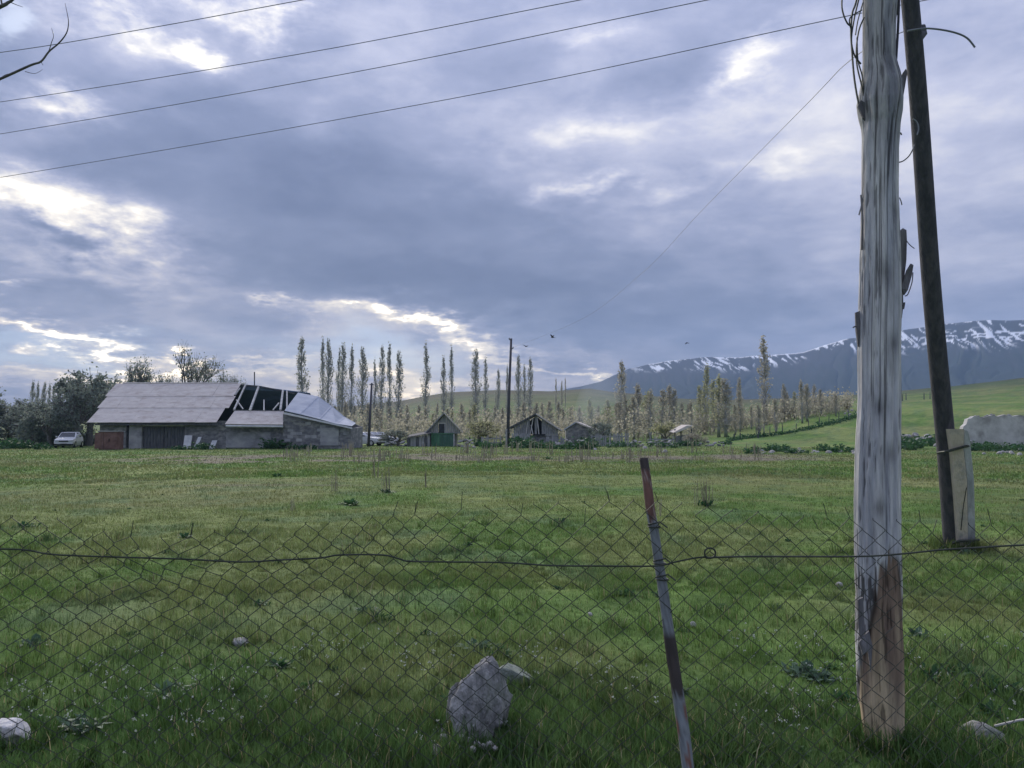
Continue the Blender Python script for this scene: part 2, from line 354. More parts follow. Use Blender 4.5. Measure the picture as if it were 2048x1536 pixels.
# mountains ---------------------------------------------------------
def mountains():
    mxp = [1000, 1060, 1130, 1200, 1260, 1330, 1400, 1480, 1540, 1610, 1650, 1700, 1800, 1850, 1900, 1960, 2048, 2250, 2500, 3000, 3600]
    myp = [835, 805, 778, 762, 736, 722, 714, 713, 709, 704, 690, 676, 661, 652, 645, 640, 637, 628, 640, 660, 720]
    ma = [az_t(x, 800)[0] for x in mxp]; mt = [az_t(x, y)[1] for x, y in zip(mxp, myp)]
    a = np.linspace(ma[0], ma[-1], 1700); r = np.concatenate([np.linspace(1350, 2500, 90), np.linspace(2520, 3050, 14)])
    rr, aa = np.meshgrid(r, a, indexing='ij')
    t = np.interp(aa, ma, mt) + (fbm(aa * 40, aa * 0, 91, 3) - .5) * .0022
    crest = EYE + t * 2500
    s = np.where(rr < 2500, .10 + .90 * np.clip((rr - 1350) / 1150, 0, 1) ** 1.55, 1 - .6 * np.clip((rr - 2500) / 550, 0, 1))
    warp = (fbm(aa * 14, rr / 500, 95) - .5) * .12
    rid = np.abs(fbm((aa + warp) * 22, rr / 2500, 99, 2) - .5) * 2
    rid2 = np.abs(fbm((aa + warp) * 70, rr / 1500, 103, 2) - .5) * 2
    gul = rid * .7 + rid2 * .3
    z = crest * s - (1 - np.clip(gul * 2.2, 0, 1)) * crest * .06 * np.sin(np.clip(s, 0, 1) * math.pi) - 2
    zr = z / crest
    # snow lies in the gullies and on the shoulders near the crest
    fine = fbm(aa * 300, rr / 60, 111, 4); big = fbm(aa * 16, rr / 300, 115, 3); led = fbm(aa * 70, zr * 60, 119, 3) * .8 + fine * .2
    streak = fbm((aa + warp * .4) * 300 + zr * 26, zr * 9, 123, 3) * .75 + fine * .25
    lim = .75 + (big - .5) * .34 - .06 * sst(.40, .5, aa)
    sn = np.maximum(sst(.572, .615, streak) * sst(lim, lim + .12, zr), sst(.575, .61, led) * sst(.70, .76, zr) * sst(.93, .86, zr) * sst(.44, .52, aa))
    sn = np.maximum(sn, sst(.972, .988, zr) * sst(.46, .54, big + (fine - .5) * .5)) * sst(.13, .19, aa)
    forest = np.array([.024, .036, .036]); rock = np.array([.044, .046, .054]); snow = np.array([.80, .83, .88])
    k = sst(.45, .85, zr + (fine - .5) * .5)[..., None]; c = forest * (1 - k) + rock * k; c = c * (1 - sn[..., None]) + snow * sn[..., None]
    V = np.stack([(rr * np.sin(aa)).ravel(), (rr * np.cos(aa)).ravel(), z.ravel()], 1)
    na = len(a); i, j = np.meshgrid(np.arange(len(r) - 1), np.arange(na - 1), indexing='ij'); b = (i * na + j).ravel()
    m = bpy.data.materials.new('mountain_slope'); m.use_nodes = True; tt = m.node_tree; bs = tt.nodes['Principled BSDF']; bs.inputs['Roughness'].default_value = .95; bs.inputs['Specular IOR Level'].default_value = .05
    at = tt.nodes.new('ShaderNodeAttribute'); at.attribute_name = 'tint'; tt.links.new(at.outputs['Color'], bs.inputs['Base Color'])
    o = link('mountain', nmesh('mountain', V, [np.stack([b, b + 1, b + na + 1, b + na], 1)], True, c.reshape(-1, 3)), None, m)
    tag(o, 'dark blue mountain range with streaks of snow along its crest', 'mountain', kind='structure')
mountains()

# ------------------------------------------------------------------ shared materials
MAT_ROOF = mat('weathered_roof_sheet', (.54, .49, .45), (.63, .58, .53), 1.2, (1, 2, 1), .9, .2, 9, (.46, .40, .36), 1.1, spec=.1)
MAT_ROOF2 = mat('pale_roof_sheet', (.36, .39, .46), (.46, .49, .55), .9, (1, 1, 1), .9, .1, 20, spec=.1)
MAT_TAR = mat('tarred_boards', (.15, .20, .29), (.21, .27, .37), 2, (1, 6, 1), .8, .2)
MAT_PLASTER = mat('stained_plaster', (.30, .30, .31), (.44, .43, .42), .9, (1, 1, 1.6), .9, .3, 6, (.20, .20, .20), .5)
MAT_BLOCK = mat('dark_tuff_block', (.15, .15, .16), (.27, .265, .265), 2.6, (1, 1, 1.6), .95, .9, 5, (.34, .325, .31), 1.3)
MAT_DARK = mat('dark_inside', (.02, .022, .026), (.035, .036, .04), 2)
MAT_BEAM = mat('bleached_timber', (.42, .41, .40), (.60, .58, .55), 3, (1, 1, 1), .85, .2)
MAT_GREYWOOD = mat('grey_board', (.22, .225, .23), (.38, .375, .37), 2.5, (3, 3, .6), .9, .3, 14)
MAT_DARKWOOD = mat('dark_board', (.07, .075, .085), (.14, .14, .145), 2.5, (3, 3, .6), .9, .3, 14)
MAT_POLE = mat('creosoted_pole', (.060, .060, .072), (.105, .100, .112), 5, (3, 3, .25), .8, .5, 22, (.11, .10, .11), 2.5)
MAT_RUSTRED = mat('rusty_red_sheet', (.125, .07, .058), (.215, .125, .105), 2.2, (1, 1, 1), .7, .2)
MAT_WHITE = mat('chalky_white_board', (.55, .55, .57), (.72, .71, .71), 2, (1, 1, 1), .8, .1)
MAT_GREEN = mat('green_door_paint', (.055, .125, .085), (.085, .17, .12), 1.7, (2, 2, .7), .6, .1)
MAT_GREEN2 = mat('pale_green_paint', (.06, .17, .09), (.10, .23, .13), 1.7, (2, 2, .7), .6, .1)
MAT_STONE = mat('field_stone', (.24, .235, .23), (.42, .405, .385), 3, (1, 1, 1), .9, .5, 14, (.17, .17, .165), 2)
MAT_PALESTONE = mat('pale_stone', (.34, .32, .31), (.50, .48, .46), 6, (1, 1, 1), .9, .4, 18, (.36, .33, .31), 5)
MAT_BARK = mat('bark', (.10, .092, .088), (.19, .175, .16), 6, (1, 1, .3), .9, .4)
MAT_PBARK = mat('poplar_bark', (.30, .30, .29), (.42, .415, .39), 4, (1, 1, .3), .9, .3)
MAT_WIRE = mat('dark_steel_wire', (.045, .052, .042), (.075, .080, .066), 30, (1, 1, 1), .6, 0, metal=.3)
MAT_LINE = mat('aluminium_line', (.16, .17, .19), (.22, .23, .25), 5, (1, 1, 1), .6, 0)
LF_POP = leafmat('poplar_leaf', (.290, .310, .280), (.410, .425, .370), trans=.55)
LF_BRUSH = leafmat('budding_twig', (.370, .345, .270), (.510, .475, .360), trans=.5)
LF_OLIVE = leafmat('young_leaf', (.360, .370, .200), (.500, .495, .280), trans=.5)
LF_DARK = leafmat('dark_leaf', (.160, .200, .175), (.270, .305, .250), trans=.5)
LF_WEED = leafmat('nettle_leaf', (.030, .085, .036), (.065, .150, .055), trans=.3)
LF_BLUE = leafmat('thistle_leaf', (.060, .115, .070), (.125, .190, .125), trans=.25)
LF_DRY = leafmat('dry_stalk', (.30, .27, .19), (.46, .42, .31), trans=.2)

# ------------------------------------------------------------------ the barn
def barn():
    t = empty('barn', (0, 0, 0)); tag(t, 'long low farm barn with pale sheet roof, part of it fallen in to the rafters', 'barn')
    X0, X1 = -37.7, -26.1; XH = -20.7
    Yf, Yr = 70.0, 76.0
    ze, zr = 2.42, 6.25
    # walls of the main room: a front wall with openings
    b = MB()
    b.box(X0 + .3, -35.0, Yf + .3, Yf + .7, -.3, ze + .1); b.build('wall', MAT_BLOCK, t)
    b = MB(); b.box(-34.7, -33.55, Yf + .22, Yf + .75, -.3, ze + .05); b.build('pillar', MAT_PLASTER, t)
    b = MB(); b.box(-29.7, XH, Yf + .3, Yf + .7, -.3, ze + .1); b.build('wall', MAT_BLOCK, t)
    b = MB(); b.box(-33.5, -29.75, Yf + .25, Yf + .6, 2.02, 2.30); b.build('lintel', MAT_BEAM, t)
    b = MB(); b.box(-33.5, -29.75, Yf + .32, Yf + .68, 2.32, ze + .1); b.build('wall', MAT_BLOCK, t)
    for i in range(2):
        d = MB(); d.box(-33.45 + i * 1.86, -31.62 + i * 1.86, Yf + .45, Yf + .52, -.1, 2.0)
        dd = d.build('door', MAT_DARKWOOD, t)
        for k in range(6):
            q = MB(); x = -33.42 + i * 1.86 + k * .30; q.box(x, x + .28, Yf + .40, Yf + .448, 0.02, 1.97); q.build('plank', MAT_DARKWOOD, dd)
    b = MB(); b.box(X0 + .3, X0 + .7, Yf + .7, 81.6, -.3, ze + .1); b.build('wall', MAT_BLOCK, t)
    g = MB(); g.slab([(X0 + .35, Yf + .5, ze), (X0 + .35, 81.5, ze), (X0 + .35, Yr, zr - .25)], (.25, 0, 0)); g.build('gable', MAT_GREYWOOD, t)
    b = MB(); b.box(X0 + .7, XH, 81.3, 81.7, -.3, ze + .1); b.build('wall', MAT_BLOCK, t)
    b = MB(); b.box(-20.95, -20.72, Yf + .7, 81.3, -.3, 2.5); b.build('wall', MAT_BLOCK, t)
    # roof sheets, three courses on the front slope, each sheet its own plate
    rnd = random.Random(3)
    dn = Vector((0, Yf - .5, ze - .10)); up = Vector((0, Yr, zr)); sl = up - dn; n = Vector((0, -sl.z, sl.y)).normalized()
    cuts = [0, .36, .66, 1.0]
    for r in range(3):
        k = 6 + r % 2; xa, xb = X0 - .5, X1 + (.12 if r else -.4) - r * .28
        xa = X0 - .45 - r * .33
        for c in range(k):
            a0 = xa + (xb - xa) * c / k; a1 = xa + (xb - xa) * (c + 1) / k - .012
            f0, f1 = cuts[r] - (.012 if r else 0), cuts[r + 1]
            lo, hi = dn + sl * f0 + n * (.035 * (1 - r * .1) + rnd.uniform(0, .02)), dn + sl * f1 + n * (.0 + rnd.uniform(0, .012))
            b = MB(); b.slab([Vector((a0, lo.y, lo.z)), Vector((a1, lo.y, lo.z + rnd.uniform(-.02, .02))), Vector((a1 - .10, hi.y, hi.z)), Vector((a0 - .10, hi.y, hi.z))], n * .03)
            b.build('roof_sheet', MAT_ROOF, t)
    b = MB(); b.tube([(X0 - .6, Yr, zr + .05), (X1 - .9, Yr, zr + .03)], .09, 6); b.build('ridge_cap', MAT_ROOF, t)
    b = MB(); b.box(X0 + .2, X1, Yf - .35, Yf - .22, ze - .30, ze - .12); b.build('eaves_board', MAT_DARKWOOD, t)
    # back slope, seen dark from inside through the fallen part
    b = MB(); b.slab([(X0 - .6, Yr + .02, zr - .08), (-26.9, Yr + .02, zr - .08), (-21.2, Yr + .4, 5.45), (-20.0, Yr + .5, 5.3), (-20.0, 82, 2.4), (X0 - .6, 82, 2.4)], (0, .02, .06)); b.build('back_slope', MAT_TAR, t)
    # lower strip that is still on
    b = MB(); p = [P(450, 849, 69.3), P(566, 850, 69.3), P(568, 823, 71.6), P(470, 822, 71.6)]; b.slab(p, (0, -.02, .05)); b.build('roof_sheet', MAT_ROOF, t)
    b = MB(); b.tube([P(452, 852, 69.35), P(566, 853, 69.35)], .10, 5); b.build('eaves_board', MAT_WHITE, t)
    # bare rafters and purlins
    for (x0, y0, x1, y1, w_) in [(468, 820, 491, 770, .10), (500, 821, 517, 774, .13), (561, 820, 566, 780, .13), (473, 800, 486, 818, .07), (528, 821, 528, 800, .08), (558, 806, 546, 820, .07), (470, 790, 480, 776, .07), (574, 818, 574, 782, .10)]:
        a, c = P(x0, y0, 71.5 + (820 - y0) * .085), P(x1, y1, 71.5 + (820 - y1) * .085)
        b = MB(); b.tube([a, c], [w_, w_ * .85], 4); b.build('rafter', MAT_BEAM, t)
    b = MB(); b.tube([P(466, 821, 71.6), P(568, 822, 71.6)], .09, 4); b.build('purlin', MAT_DARKWOOD, t)
    b = MB(); b.tube([P(470, 769, 76), P(520, 773, 76.1), P(590, 787, 76.4)], .10, 4); b.build('ridge_beam', MAT_DARKWOOD, t)
    # right end: sagging sheet coming down to a low corner
    near = [(569, 822), (600, 829), (640, 839), (672, 848), (704, 853)]; far = [(596, 786), (637, 794), (664, 813), (690, 835), (712, 847)]
    for i in range(4):
        q = [P(*near[i], 69.4), P(near[i + 1][0] - .3, near[i + 1][1], 69.4), P(far[i + 1][0] - .3, far[i + 1][1], 74.6), P(*far[i], 74.6 + .3 * (i == 0))]
        b = MB(); b.slab(q, (0, 0, .05)); b.build('roof_sheet', MAT_ROOF2, t)
    b = MB(); b.slab([P(568, 824, 69.35), P(704, 855, 69.35), P(704, 858, 69.35), P(568, 828, 69.35)], (0, .06, 0)); b.build('eaves_board', MAT_WHITE, t)
    zt = P(568, 828, 70).z; zb = P(705, 857, 70).z; xr = P(703, 857, 70).x
    b = MB(); b.slab([(XH + .02, 69.9, -.3), (xr, 69.9, -.3), (xr, 69.9, zb), (XH + .02, 69.9, zt)], (0, .4, 0)); b.build('wall', MAT_BLOCK, t)
    b = MB(); b.slab([(xr, 70.35, -.3), (xr, 75, -.3), (xr, 75, 2.0), (xr, 70.35, zb)], (-.35, 0, 0)); b.build('wall', MAT_BLOCK, t)
    b = MB(); b.slab([(XH + .05, 75, -.3), (xr, 75, -.3), (xr, 75, 2.0), (XH + .05, 75.0, 4.5)], (0, .3, 0)); b.build('wall', MAT_BLOCK, t)
    rb = random.Random(8)
    for r_ in range(9):
        for c_ in range(13):
            x = -20.5 + c_ * .53 + (r_ % 2) * .26; z = .05 + r_ * .30; top = zt + (zb - zt) * (x + .5 - XH) / (xr - XH)
            if z + .28 > top - .05 or x + .5 > xr or rb.random() < .30: continue
            b = MB(); pr = rb.uniform(.012, .05); b.box(x, x + .50, 69.9 - pr, 69.898, z, z + .27); b.build('block', MAT_BLOCK if rb.random() < .7 else MAT_PLASTER, t)
    b = MB(); b.box(P(655, 0, 70).x, P(690, 0, 70).x, 69.8, 69.845, .3, 1.9); b.build('plaster_patch', MAT_PLASTER, t)
    b = MB(); b.box(P(470, 0, 70).x, P(556, 0, 70).x, Yf + .22, Yf + .29, .1, 1.5); b.build('plaster_patch', MAT_PLASTER, t)
    b = MB(); b.tube([P(509, 775, 77), P(509, 744, 77)], .06, 5); b.build('stove_pipe', MAT_DARKWOOD, t)
barn()
def board(name, label, cat, px, py0, py1, wpx, lean, Y, m=MAT_WHITE, depth=.04, group=None):
    k = Y / F; x = (px - 1024) * k; h = (py1 - py0) * k; wd = wpx * k; z = H(x, Y) - .05
    b = MB(); b.slab([(-wd / 2, 0, 0), (wd / 2, 0, 0), (wd / 2 + lean * k, .35, h), (-wd / 2 + lean * k, .35, h)], (0, depth, .01))
    o = b.build(name, m); o.location = (x, Y, z); tag(o, label, cat, group); return o
board('propped_sheet', 'upright white panel leaning by the dark barn doorway', 'panel', 375, 869, 897, 15, 0, 69.5)
board('propped_sheet', 'narrow white board slanting beside the larger white panel', 'panel', 391, 872, 897, 7, 7, 69.4)
board('propped_sheet', 'small pale board propped against the barn wall, rightmost of three', 'panel', 424, 876, 894, 10, 4, 69.5)
def rusty_gate():
    t = empty('metal_cabinet', (P(245, 0, 66).x, 66, 0)); tag(t, 'rusty red sheet metal cabinet standing before the barn', 'cabinet')
    z0 = H(t.location.x, 66) - .05
    b = MB(); b.box(-.82, .82, 0, .9, z0, 1.55); b.build('body', MAT_RUSTRED, t)
    for s in (-1, 1):
        b = MB(); b.box(-.40 + s * .40 - .37, -.40 + s * .40 + .37 if s < 0 else .77, -.04, -.003, z0 + .15, 1.45)
        d = b.build('door', MAT_RUSTRED, t); h = MB(); h.box(-.06 * s - .02 if s < 0 else .05, -.06 * s + .02 if s < 0 else .09, -.08, -.043, .7, .95); h.build('handle', MAT_DARK, d)
    b = MB(); b.box(-.9, .9, -.1, 1.0, 1.553, 1.62); b.build('lid', MAT_PLASTER, t)
rusty_gate()

# ------------------------------------------------------------------ cars
MAT_CAR = mat('white_car_paint', (.62, .63, .66), (.68, .69, .71), 1, rough=.3, bump=0, spec=.5)
MAT_GLASS = mat('car_glass', (.015, .018, .022), (.02, .024, .03), 1, rough=.08, bump=0, spec=.6)
MAT_TYRE = mat('tyre', (.02, .02, .02), (.03, .03, .03), 4); MAT_LAMP = mat('lamp_glass', (.5, .5, .52), (.6, .6, .6), 2, rough=.15, bump=0, spec=.6)
def car(px, Y, rz, label):
    loc = on(px, Y); t = empty('parked_car', loc, rz); tag(t, label, 'car', 'cars parked round the barn')
    W = .86                                                 # front of the car looks to -y
    def loft(secs, name, m, par):                            # secs: (y, halfwidth, z0, z1, top halfwidth)
        V = []; Fq = []
        for (y, hw, z0, z1, tw) in secs: V += [(-hw * .94, y, z0), (hw * .94, y, z0), (hw, y, (z0 + z1) / 2), (tw, y, z1), (-tw, y, z1), (-hw, y, (z0 + z1) / 2)]
        for i in range(len(secs) - 1):
            for j in range(6): a = i * 6 + j; c = i * 6 + (j + 1) % 6; Fq.append((a, c, c + 6, a + 6))
        Fq.append(tuple(range(6))[::-1]); Fq.append(tuple(range(len(V) - 6, len(V))))
        me = bpy.data.meshes.new(name); me.from_pydata(V, [], Fq); bm = bmesh.new(); bm.from_mesh(me); bmesh.ops.recalc_face_normals(bm, faces=bm.faces); bm.to_mesh(me); bm.free()
        o = link(name, me, par, m); md = o.modifiers.new('b', 'BEVEL'); md.width = .05; md.segments = 2; md.limit_method = 'ANGLE'; return o
    loft([(-2.05, .78, .30, .72, .70), (-1.9, W, .22, .82, .80), (-.95, W, .2, .96, .82), (1.7, W, .2, .98, .82), (2.0, .82, .3, .92, .76)], 'body', MAT_CAR, t)
    loft([(-.98, .78, .95, .99, .76), (-.25, .80, .95, 1.46, .62), (1.1, .80, .95, 1.50, .64), (1.85, .78, .95, 1.02, .74)], 'cabin', MAT_CAR, t)
    b = MB(); b.poly([(-.68, -.93, 1.045), (.68, -.93, 1.045), (.58, -.29, 1.44), (-.58, -.29, 1.44)]); b.build('windscreen', MAT_GLASS, t)
    for s in (-1, 1):
        for (ya, yb) in ((-.55, .32), (.42, 1.15)):
            b = MB(); b.poly([(s * .815, ya, 1.03), (s * .815, yb, 1.03), (s * .70, min(yb, 1.0), 1.40), (s * .70, max(ya, -.22), 1.40)]); b.build('side_window', MAT_GLASS, t)
        b = MB(); b.box(s * .60 - .15, s * .60 + .15, -2.08, -1.99, .60, .74); b.build('headlight', MAT_LAMP, t)
        b = MB(); b.box(s * .93 - .07, s * .93 + .07, -.78, -.68, 1.0, 1.12); b.build('mirror', MAT_CAR, t)
        for y in (-1.35, 1.3):
            b = MB(); b.tube([(s * .70, y, .31), (s * .89, y, .31)], .31, 16); wv = b.build('wheel', MAT_TYRE, t)
            b = MB(); b.tube([(s * .885, y, .31), (s * .90, y, .31)], .19, 12); b.build('rim', MAT_LAMP, wv)
    b = MB(); b.box(-.40, .40, -2.10, -2.03, .58, .70); b.build('grille', MAT_TYRE, t)
    b = MB(); b.box(-.26, .26, -2.12, -2.06, .40, .50); b.build('number_plate', MAT_LAMP, t)
    b = MB(); b.box(-.83, .83, -2.10, -1.95, .26, .38); b.build('bumper', MAT_TYRE, t)
car(139, 75, R(17), 'white car parked facing the meadow left of the barn')
car(729, 84, R(70), 'white car half hidden past the low right end of the barn')
car(762, 86, R(95), 'pale car behind the leaning pole, partly hidden by brush')

# ------------------------------------------------------------------ small houses and sheds
def gable_boards(t, pts, Y, pxs, top, mat_, skip=(), name='plank'):
    """upright boards of a gable; pts = function px -> py of the roof line, bottoms at 'top' """
    rnd = random.Random(int(pxs[0]))
    for i in range(len(pxs) - 1):
        if i in skip: continue
        a, c = pxs[i] + .25, pxs[i + 1] - .15; dy = rnd.uniform(0, 1.5)
        b = MB(); b.slab([P(a, top + dy * .3, Y), P(c, top + dy * .3, Y), P(c, min(pts(c) + .6, top - .5), Y), P(a, min(pts(a) + .6, top - .5), Y)], (0, .05 + rnd.uniform(0, .03), 0))
        b.build(name, mat_, t)
def aframe():
    Y = 80.0; t = empty('garden_house', on(888, Y)); tag(t, 'small steep-roofed wooden house with green lower front', 'house')
    inv = t.matrix_basis.inverted() if False else None
    t.location = (0, 0, 0)
    roof = lambda x: 827 + abs(x - 888) * (1.02 if x > 888 else 1.05)
    gable_boards(t, roof, Y, [x for x in np.linspace(856, 921, 17)], 867, MAT_GREYWOOD, skip=(5, 6, 7))
    b = MB(); b.slab([P(877.5, 867, Y + .12), P(890, 867, Y + .12), P(890, 846, Y + .12), P(877.5, 846, Y + .12)], (0, .04, 0)); wv = b.build('window', MAT_GLASS, t)
    b = MB(); b.slab([P(876.5, 847.5, Y - .02), P(891, 847.5, Y - .02), P(891, 845.5, Y - .02), P(876.5, 845.5, Y - .02)], (0, .1, 0)); b.build('frame', MAT_BEAM, wv)
    b = MB(); b.slab([P(876.8, 845.3, Y + .02), P(891, 845.3, Y + .02), P(888, 830, Y + .02)], (0, .05, 0)); b.build('plank', MAT_GREYWOOD, t)
    for i, x in enumerate(np.linspace(862, 908, 9)[:-1]):
        b = MB(); b.slab([P(x + .2, 897, Y - .05), P(x + 5.6, 897, Y - .05), P(x + 5.6, 868.5, Y - .05), P(x + .2, 868.5, Y - .05)], (0, .06, 0)); b.build('plank', MAT_GREEN2 if i < 3 else MAT_GREEN, t)
    b = MB(); b.box(P(860, 0, Y).x, P(912, 0, Y).x, Y - .1, Y + .05, P(0, 868, Y).z, P(0, 866.2, Y).z); b.build('rail', MAT_GREEN2, t)
    for (a, c) in ((862, 897), (912, 897)):
        b = MB(); b.box(P(a - 1, 0, Y).x, P(a + 1, 0, Y).x, Y - .12, Y + .02, -.2, P(0, 868, Y).z); b.build('corner_post', MAT_BEAM, t)
    ap, r_, l_ = P(888, 824, Y - .5), P(926, 863, Y - .5), P(848, 867, Y - .5); bk = Vector((-.42, 6.5, 0)); th = Vector((0, 0, -.16))
    b = MB(); b.slab([ap, r_, r_ + bk, ap + bk], th); b.build('roof_slope', MAT_ROOF, t)
    b = MB(); b.slab([l_, ap, ap + bk, l_ + bk], th); b.build('roof_slope', MAT_GREYWOOD, t)
    b = MB(); b.box(P(861, 0, Y).x, P(911, 0, Y).x, Y + .16, Y + 6, -.2, P(0, 864, Y).z); b.build('side_wall', MAT_BLOCK, t)
aframe()
def leanto():
    t = empty('lean_to_shed', (0, 0, 0)); Y = 79.0; tag(t, 'low grey lean-to of odd boards left of the green-fronted house', 'shed')
    for i in range(7):
        a = 821 + i * 5.6; b = MB(); b.slab([P(a, 897, Y), P(a + 5, 897, Y), P(a + 5, 874 - i * .8, Y), P(a, 874.5 - i * .8, Y)], (0, .06, 0)); b.build('plank', [MAT_GREYWOOD, MAT_PLASTER, MAT_DARKWOOD][i % 3], t)
    b = MB(); b.slab([P(816, 875, Y - .3), P(862, 867, Y - .3), P(862, 862, Y + 3), P(818, 871, Y + 3)], (0, 0, .07)); b.build('roof', MAT_DARKWOOD, t)
    b = MB(); b.box(P(821, 0, Y).x, P(858, 0, Y).x, Y + .1, Y + 2.8, -.2, .9); b.build('wall', MAT_DARKWOOD, t)
leanto()
def broken_shed():
    t = empty('broken_shed', (0, 0, 0)); Y = 82.0; tag(t, 'wide-gabled shed with missing gable boards behind a pale fence', 'shed')
    roof = lambda x: 829 + (abs(x - 1072) * (.62 if x > 1072 else .52))
    gable_boards(t, roof, Y, [x for x in np.linspace(1027, 1116, 20)], 872, MAT_GREYWOOD, skip=(7, 8, 10, 11))
    for (x0, y0, x1, y1) in ((1052, 868, 1056, 842), (1060, 870, 1066, 838), (1066, 869, 1062, 850), (1078, 870, 1074, 834)):
        b = MB(); b.tube([P(x0, y0, Y - .1), P(x1, y1, Y - .1)], .07, 4); b.build('loose_board', MAT_BEAM, t)
    b = MB(); b.box(P(1064, 0, Y).x, P(1088, 0, Y).x, Y - .15, Y - .02, P(0, 871, Y).z, P(0, 868, Y).z); b.build('sill_beam', MAT_DARK, t)
    ap, r_, l_ = P(1072, 826, Y - .6), P(1124, 860, Y - .6), P(1019, 854, Y - .6); bk = Vector((.25, 7, 0)); th = Vector((0, 0, -.16))
    b = MB(); b.slab([ap, r_, r_ + bk, ap + bk], th); b.build('roof_slope', MAT_ROOF, t)
    b = MB(); b.slab([l_, ap, ap + bk, l_ + bk], th); b.build('roof_slope', MAT_DARKWOOD, t)
    b = MB(); b.box(P(1028, 0, Y).x, P(1114, 0, Y).x, Y + .1, Y + 6.5, -.2, P(0, 871, Y).z); b.build('wall', MAT_BLOCK, t)
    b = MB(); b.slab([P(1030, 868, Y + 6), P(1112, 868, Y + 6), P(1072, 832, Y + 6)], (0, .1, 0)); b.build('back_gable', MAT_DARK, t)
broken_shed()
def far_shed():
    t = empty('far_shed', (0, 0, 0)); Y = 92.0; tag(t, 'bluish shed with pale roof edge right of the broken shed', 'shed')
    ap, r_, l_ = P(1152, 843, Y), P(1196, 861, Y), P(1128, 858, Y); bk = Vector((1, 6, 0)); th = Vector((0, 0, -.15))
    b = MB(); b.slab([ap, r_, r_ + bk, ap + bk], th); b.build('roof_slope', MAT_ROOF, t)
    b = MB(); b.slab([l_, ap, ap + bk, l_ + bk], th); b.build('roof_slope', MAT_ROOF2, t)
    b = MB(); b.slab([P(1132, 893, Y + .3), P(1190, 893, Y + .3), P(1190, 861, Y + .3), P(1152, 846, Y + .3), P(1132, 859, Y + .3)], (0, .3, 0)); b.build('gable_wall', MAT_BLOCK, t)
    b = MB(); b.box(P(1133, 0, Y).x, P(1189, 0, Y).x, Y + .65, Y + 6, -.2, 1.7); b.build('wall', MAT_BLOCK, t)
far_shed()
def sheet_roof():
    t = empty('sheet_shelter', (0, 0, 0)); Y = 88.0; tag(t, 'low shelter under one tilted pale roof sheet', 'shelter')
    b = MB(); b.slab([P(1347, 865, Y), P(1353, 866, Y), P(1387, 851, Y), P(1374, 851, Y)], (0, 3, .1)); b.build('roof_sheet', MAT_ROOF, t)
    for x in (1350, 1362, 1383):
        b = MB(); b.tube([P(x, 894, Y + 1), P(x, 858, Y + 1)], .07, 5); b.build('post', MAT_DARKWOOD, t)
    b = MB(); b.slab([P(1352, 894, Y + 1.2), P(1382, 894, Y + 1.2), P(1382, 868, Y + 1.2), P(1352, 872, Y + 1.2)], (0, .1, 0)); b.build('back_board', MAT_GREYWOOD, t)
sheet_roof()
def rubble_wall(px0, px1, Y, n, label, hpx=12, seed=1):
    t = empty('rubble_wall', (0, 0, 0)); tag(t, label, 'wall', kind='thing'); r = random.Random(seed)
    for i in range(n):
        px = px0 + (px1 - px0) * r.random(); p = on(px, Y + r.uniform(-.3, .3)); o = link('stone', (ROCKS if r.random() < .88 else PALES)[r.randrange(4)], t); sc_ = r.uniform(.25, .6)
        o.location = p + Vector((0, 0, r.random() ** 1.5 * hpx * Y / F)); o.scale = (sc_ * 1.2, sc_, sc_ * .8); o.rotation_euler = (r.uniform(-.4, .4), r.uniform(-.4, .4), r.uniform(0, 6))
def fence_run(px0, px1, Y, py_top, n, label, m, wpx=3.2, gaps=0, seed=1):
    t = empty('board_fence', (0, 0, 0)); tag(t, label, 'fence'); rnd = random.Random(seed)
    xs = np.linspace(px0, px1, n + 1)
    for i in range(n):
        if rnd.random() < gaps: continue
        a = xs[i]; p0 = on(a, Y, -.2); tp = P(a, py_top + rnd.uniform(-2.5, 3), Y); wd = wpx * Y / F; sh = rnd.uniform(-.05, .05)
        b = MB(); b.slab([(p0.x, Y, p0.z), (p0.x + wd, Y, p0.z), (p0.x + wd + sh, Y, tp.z), (p0.x + sh, Y, tp.z + rnd.uniform(-.06, .06))], (0, .05, 0)); b.build('picket', m, t)
    z = P(0, py_top + 5, Y).z; z0 = H(on(px0, Y).x, Y) + .35
    for zz in (z, z0):
        b = MB(); b.box(on(px0, Y).x, on(px1, Y).x, Y + .055, Y + .10, zz - .06, zz + .06); b.build('rail', m, t)
fence_run(1024, 1060, 78, 868, 11, 'pale board fence right of the tall mid pole', MAT_PLASTER, 2.6, .05, 4)
fence_run(962, 1004, 81, 872, 10, 'dark ragged paling fence left of the tall mid pole', MAT_GREYWOOD, 2.2, .25, 5)
fence_run(1182, 1258, 80, 868, 19, 'ragged grey plank fence in the middle of the hamlet', MAT_GREYWOOD, 2.8, .3, 6)
fence_run(1092, 1130, 79, 874, 9, 'short grey board fence before the broken shed', MAT_GREYWOOD, 3.2, .1, 7)
fence_run(1295, 1350, 86, 874, 12, 'sparse paling fence left of the tilted sheet shelter', MAT_GREYWOOD, 1.8, .3, 8)

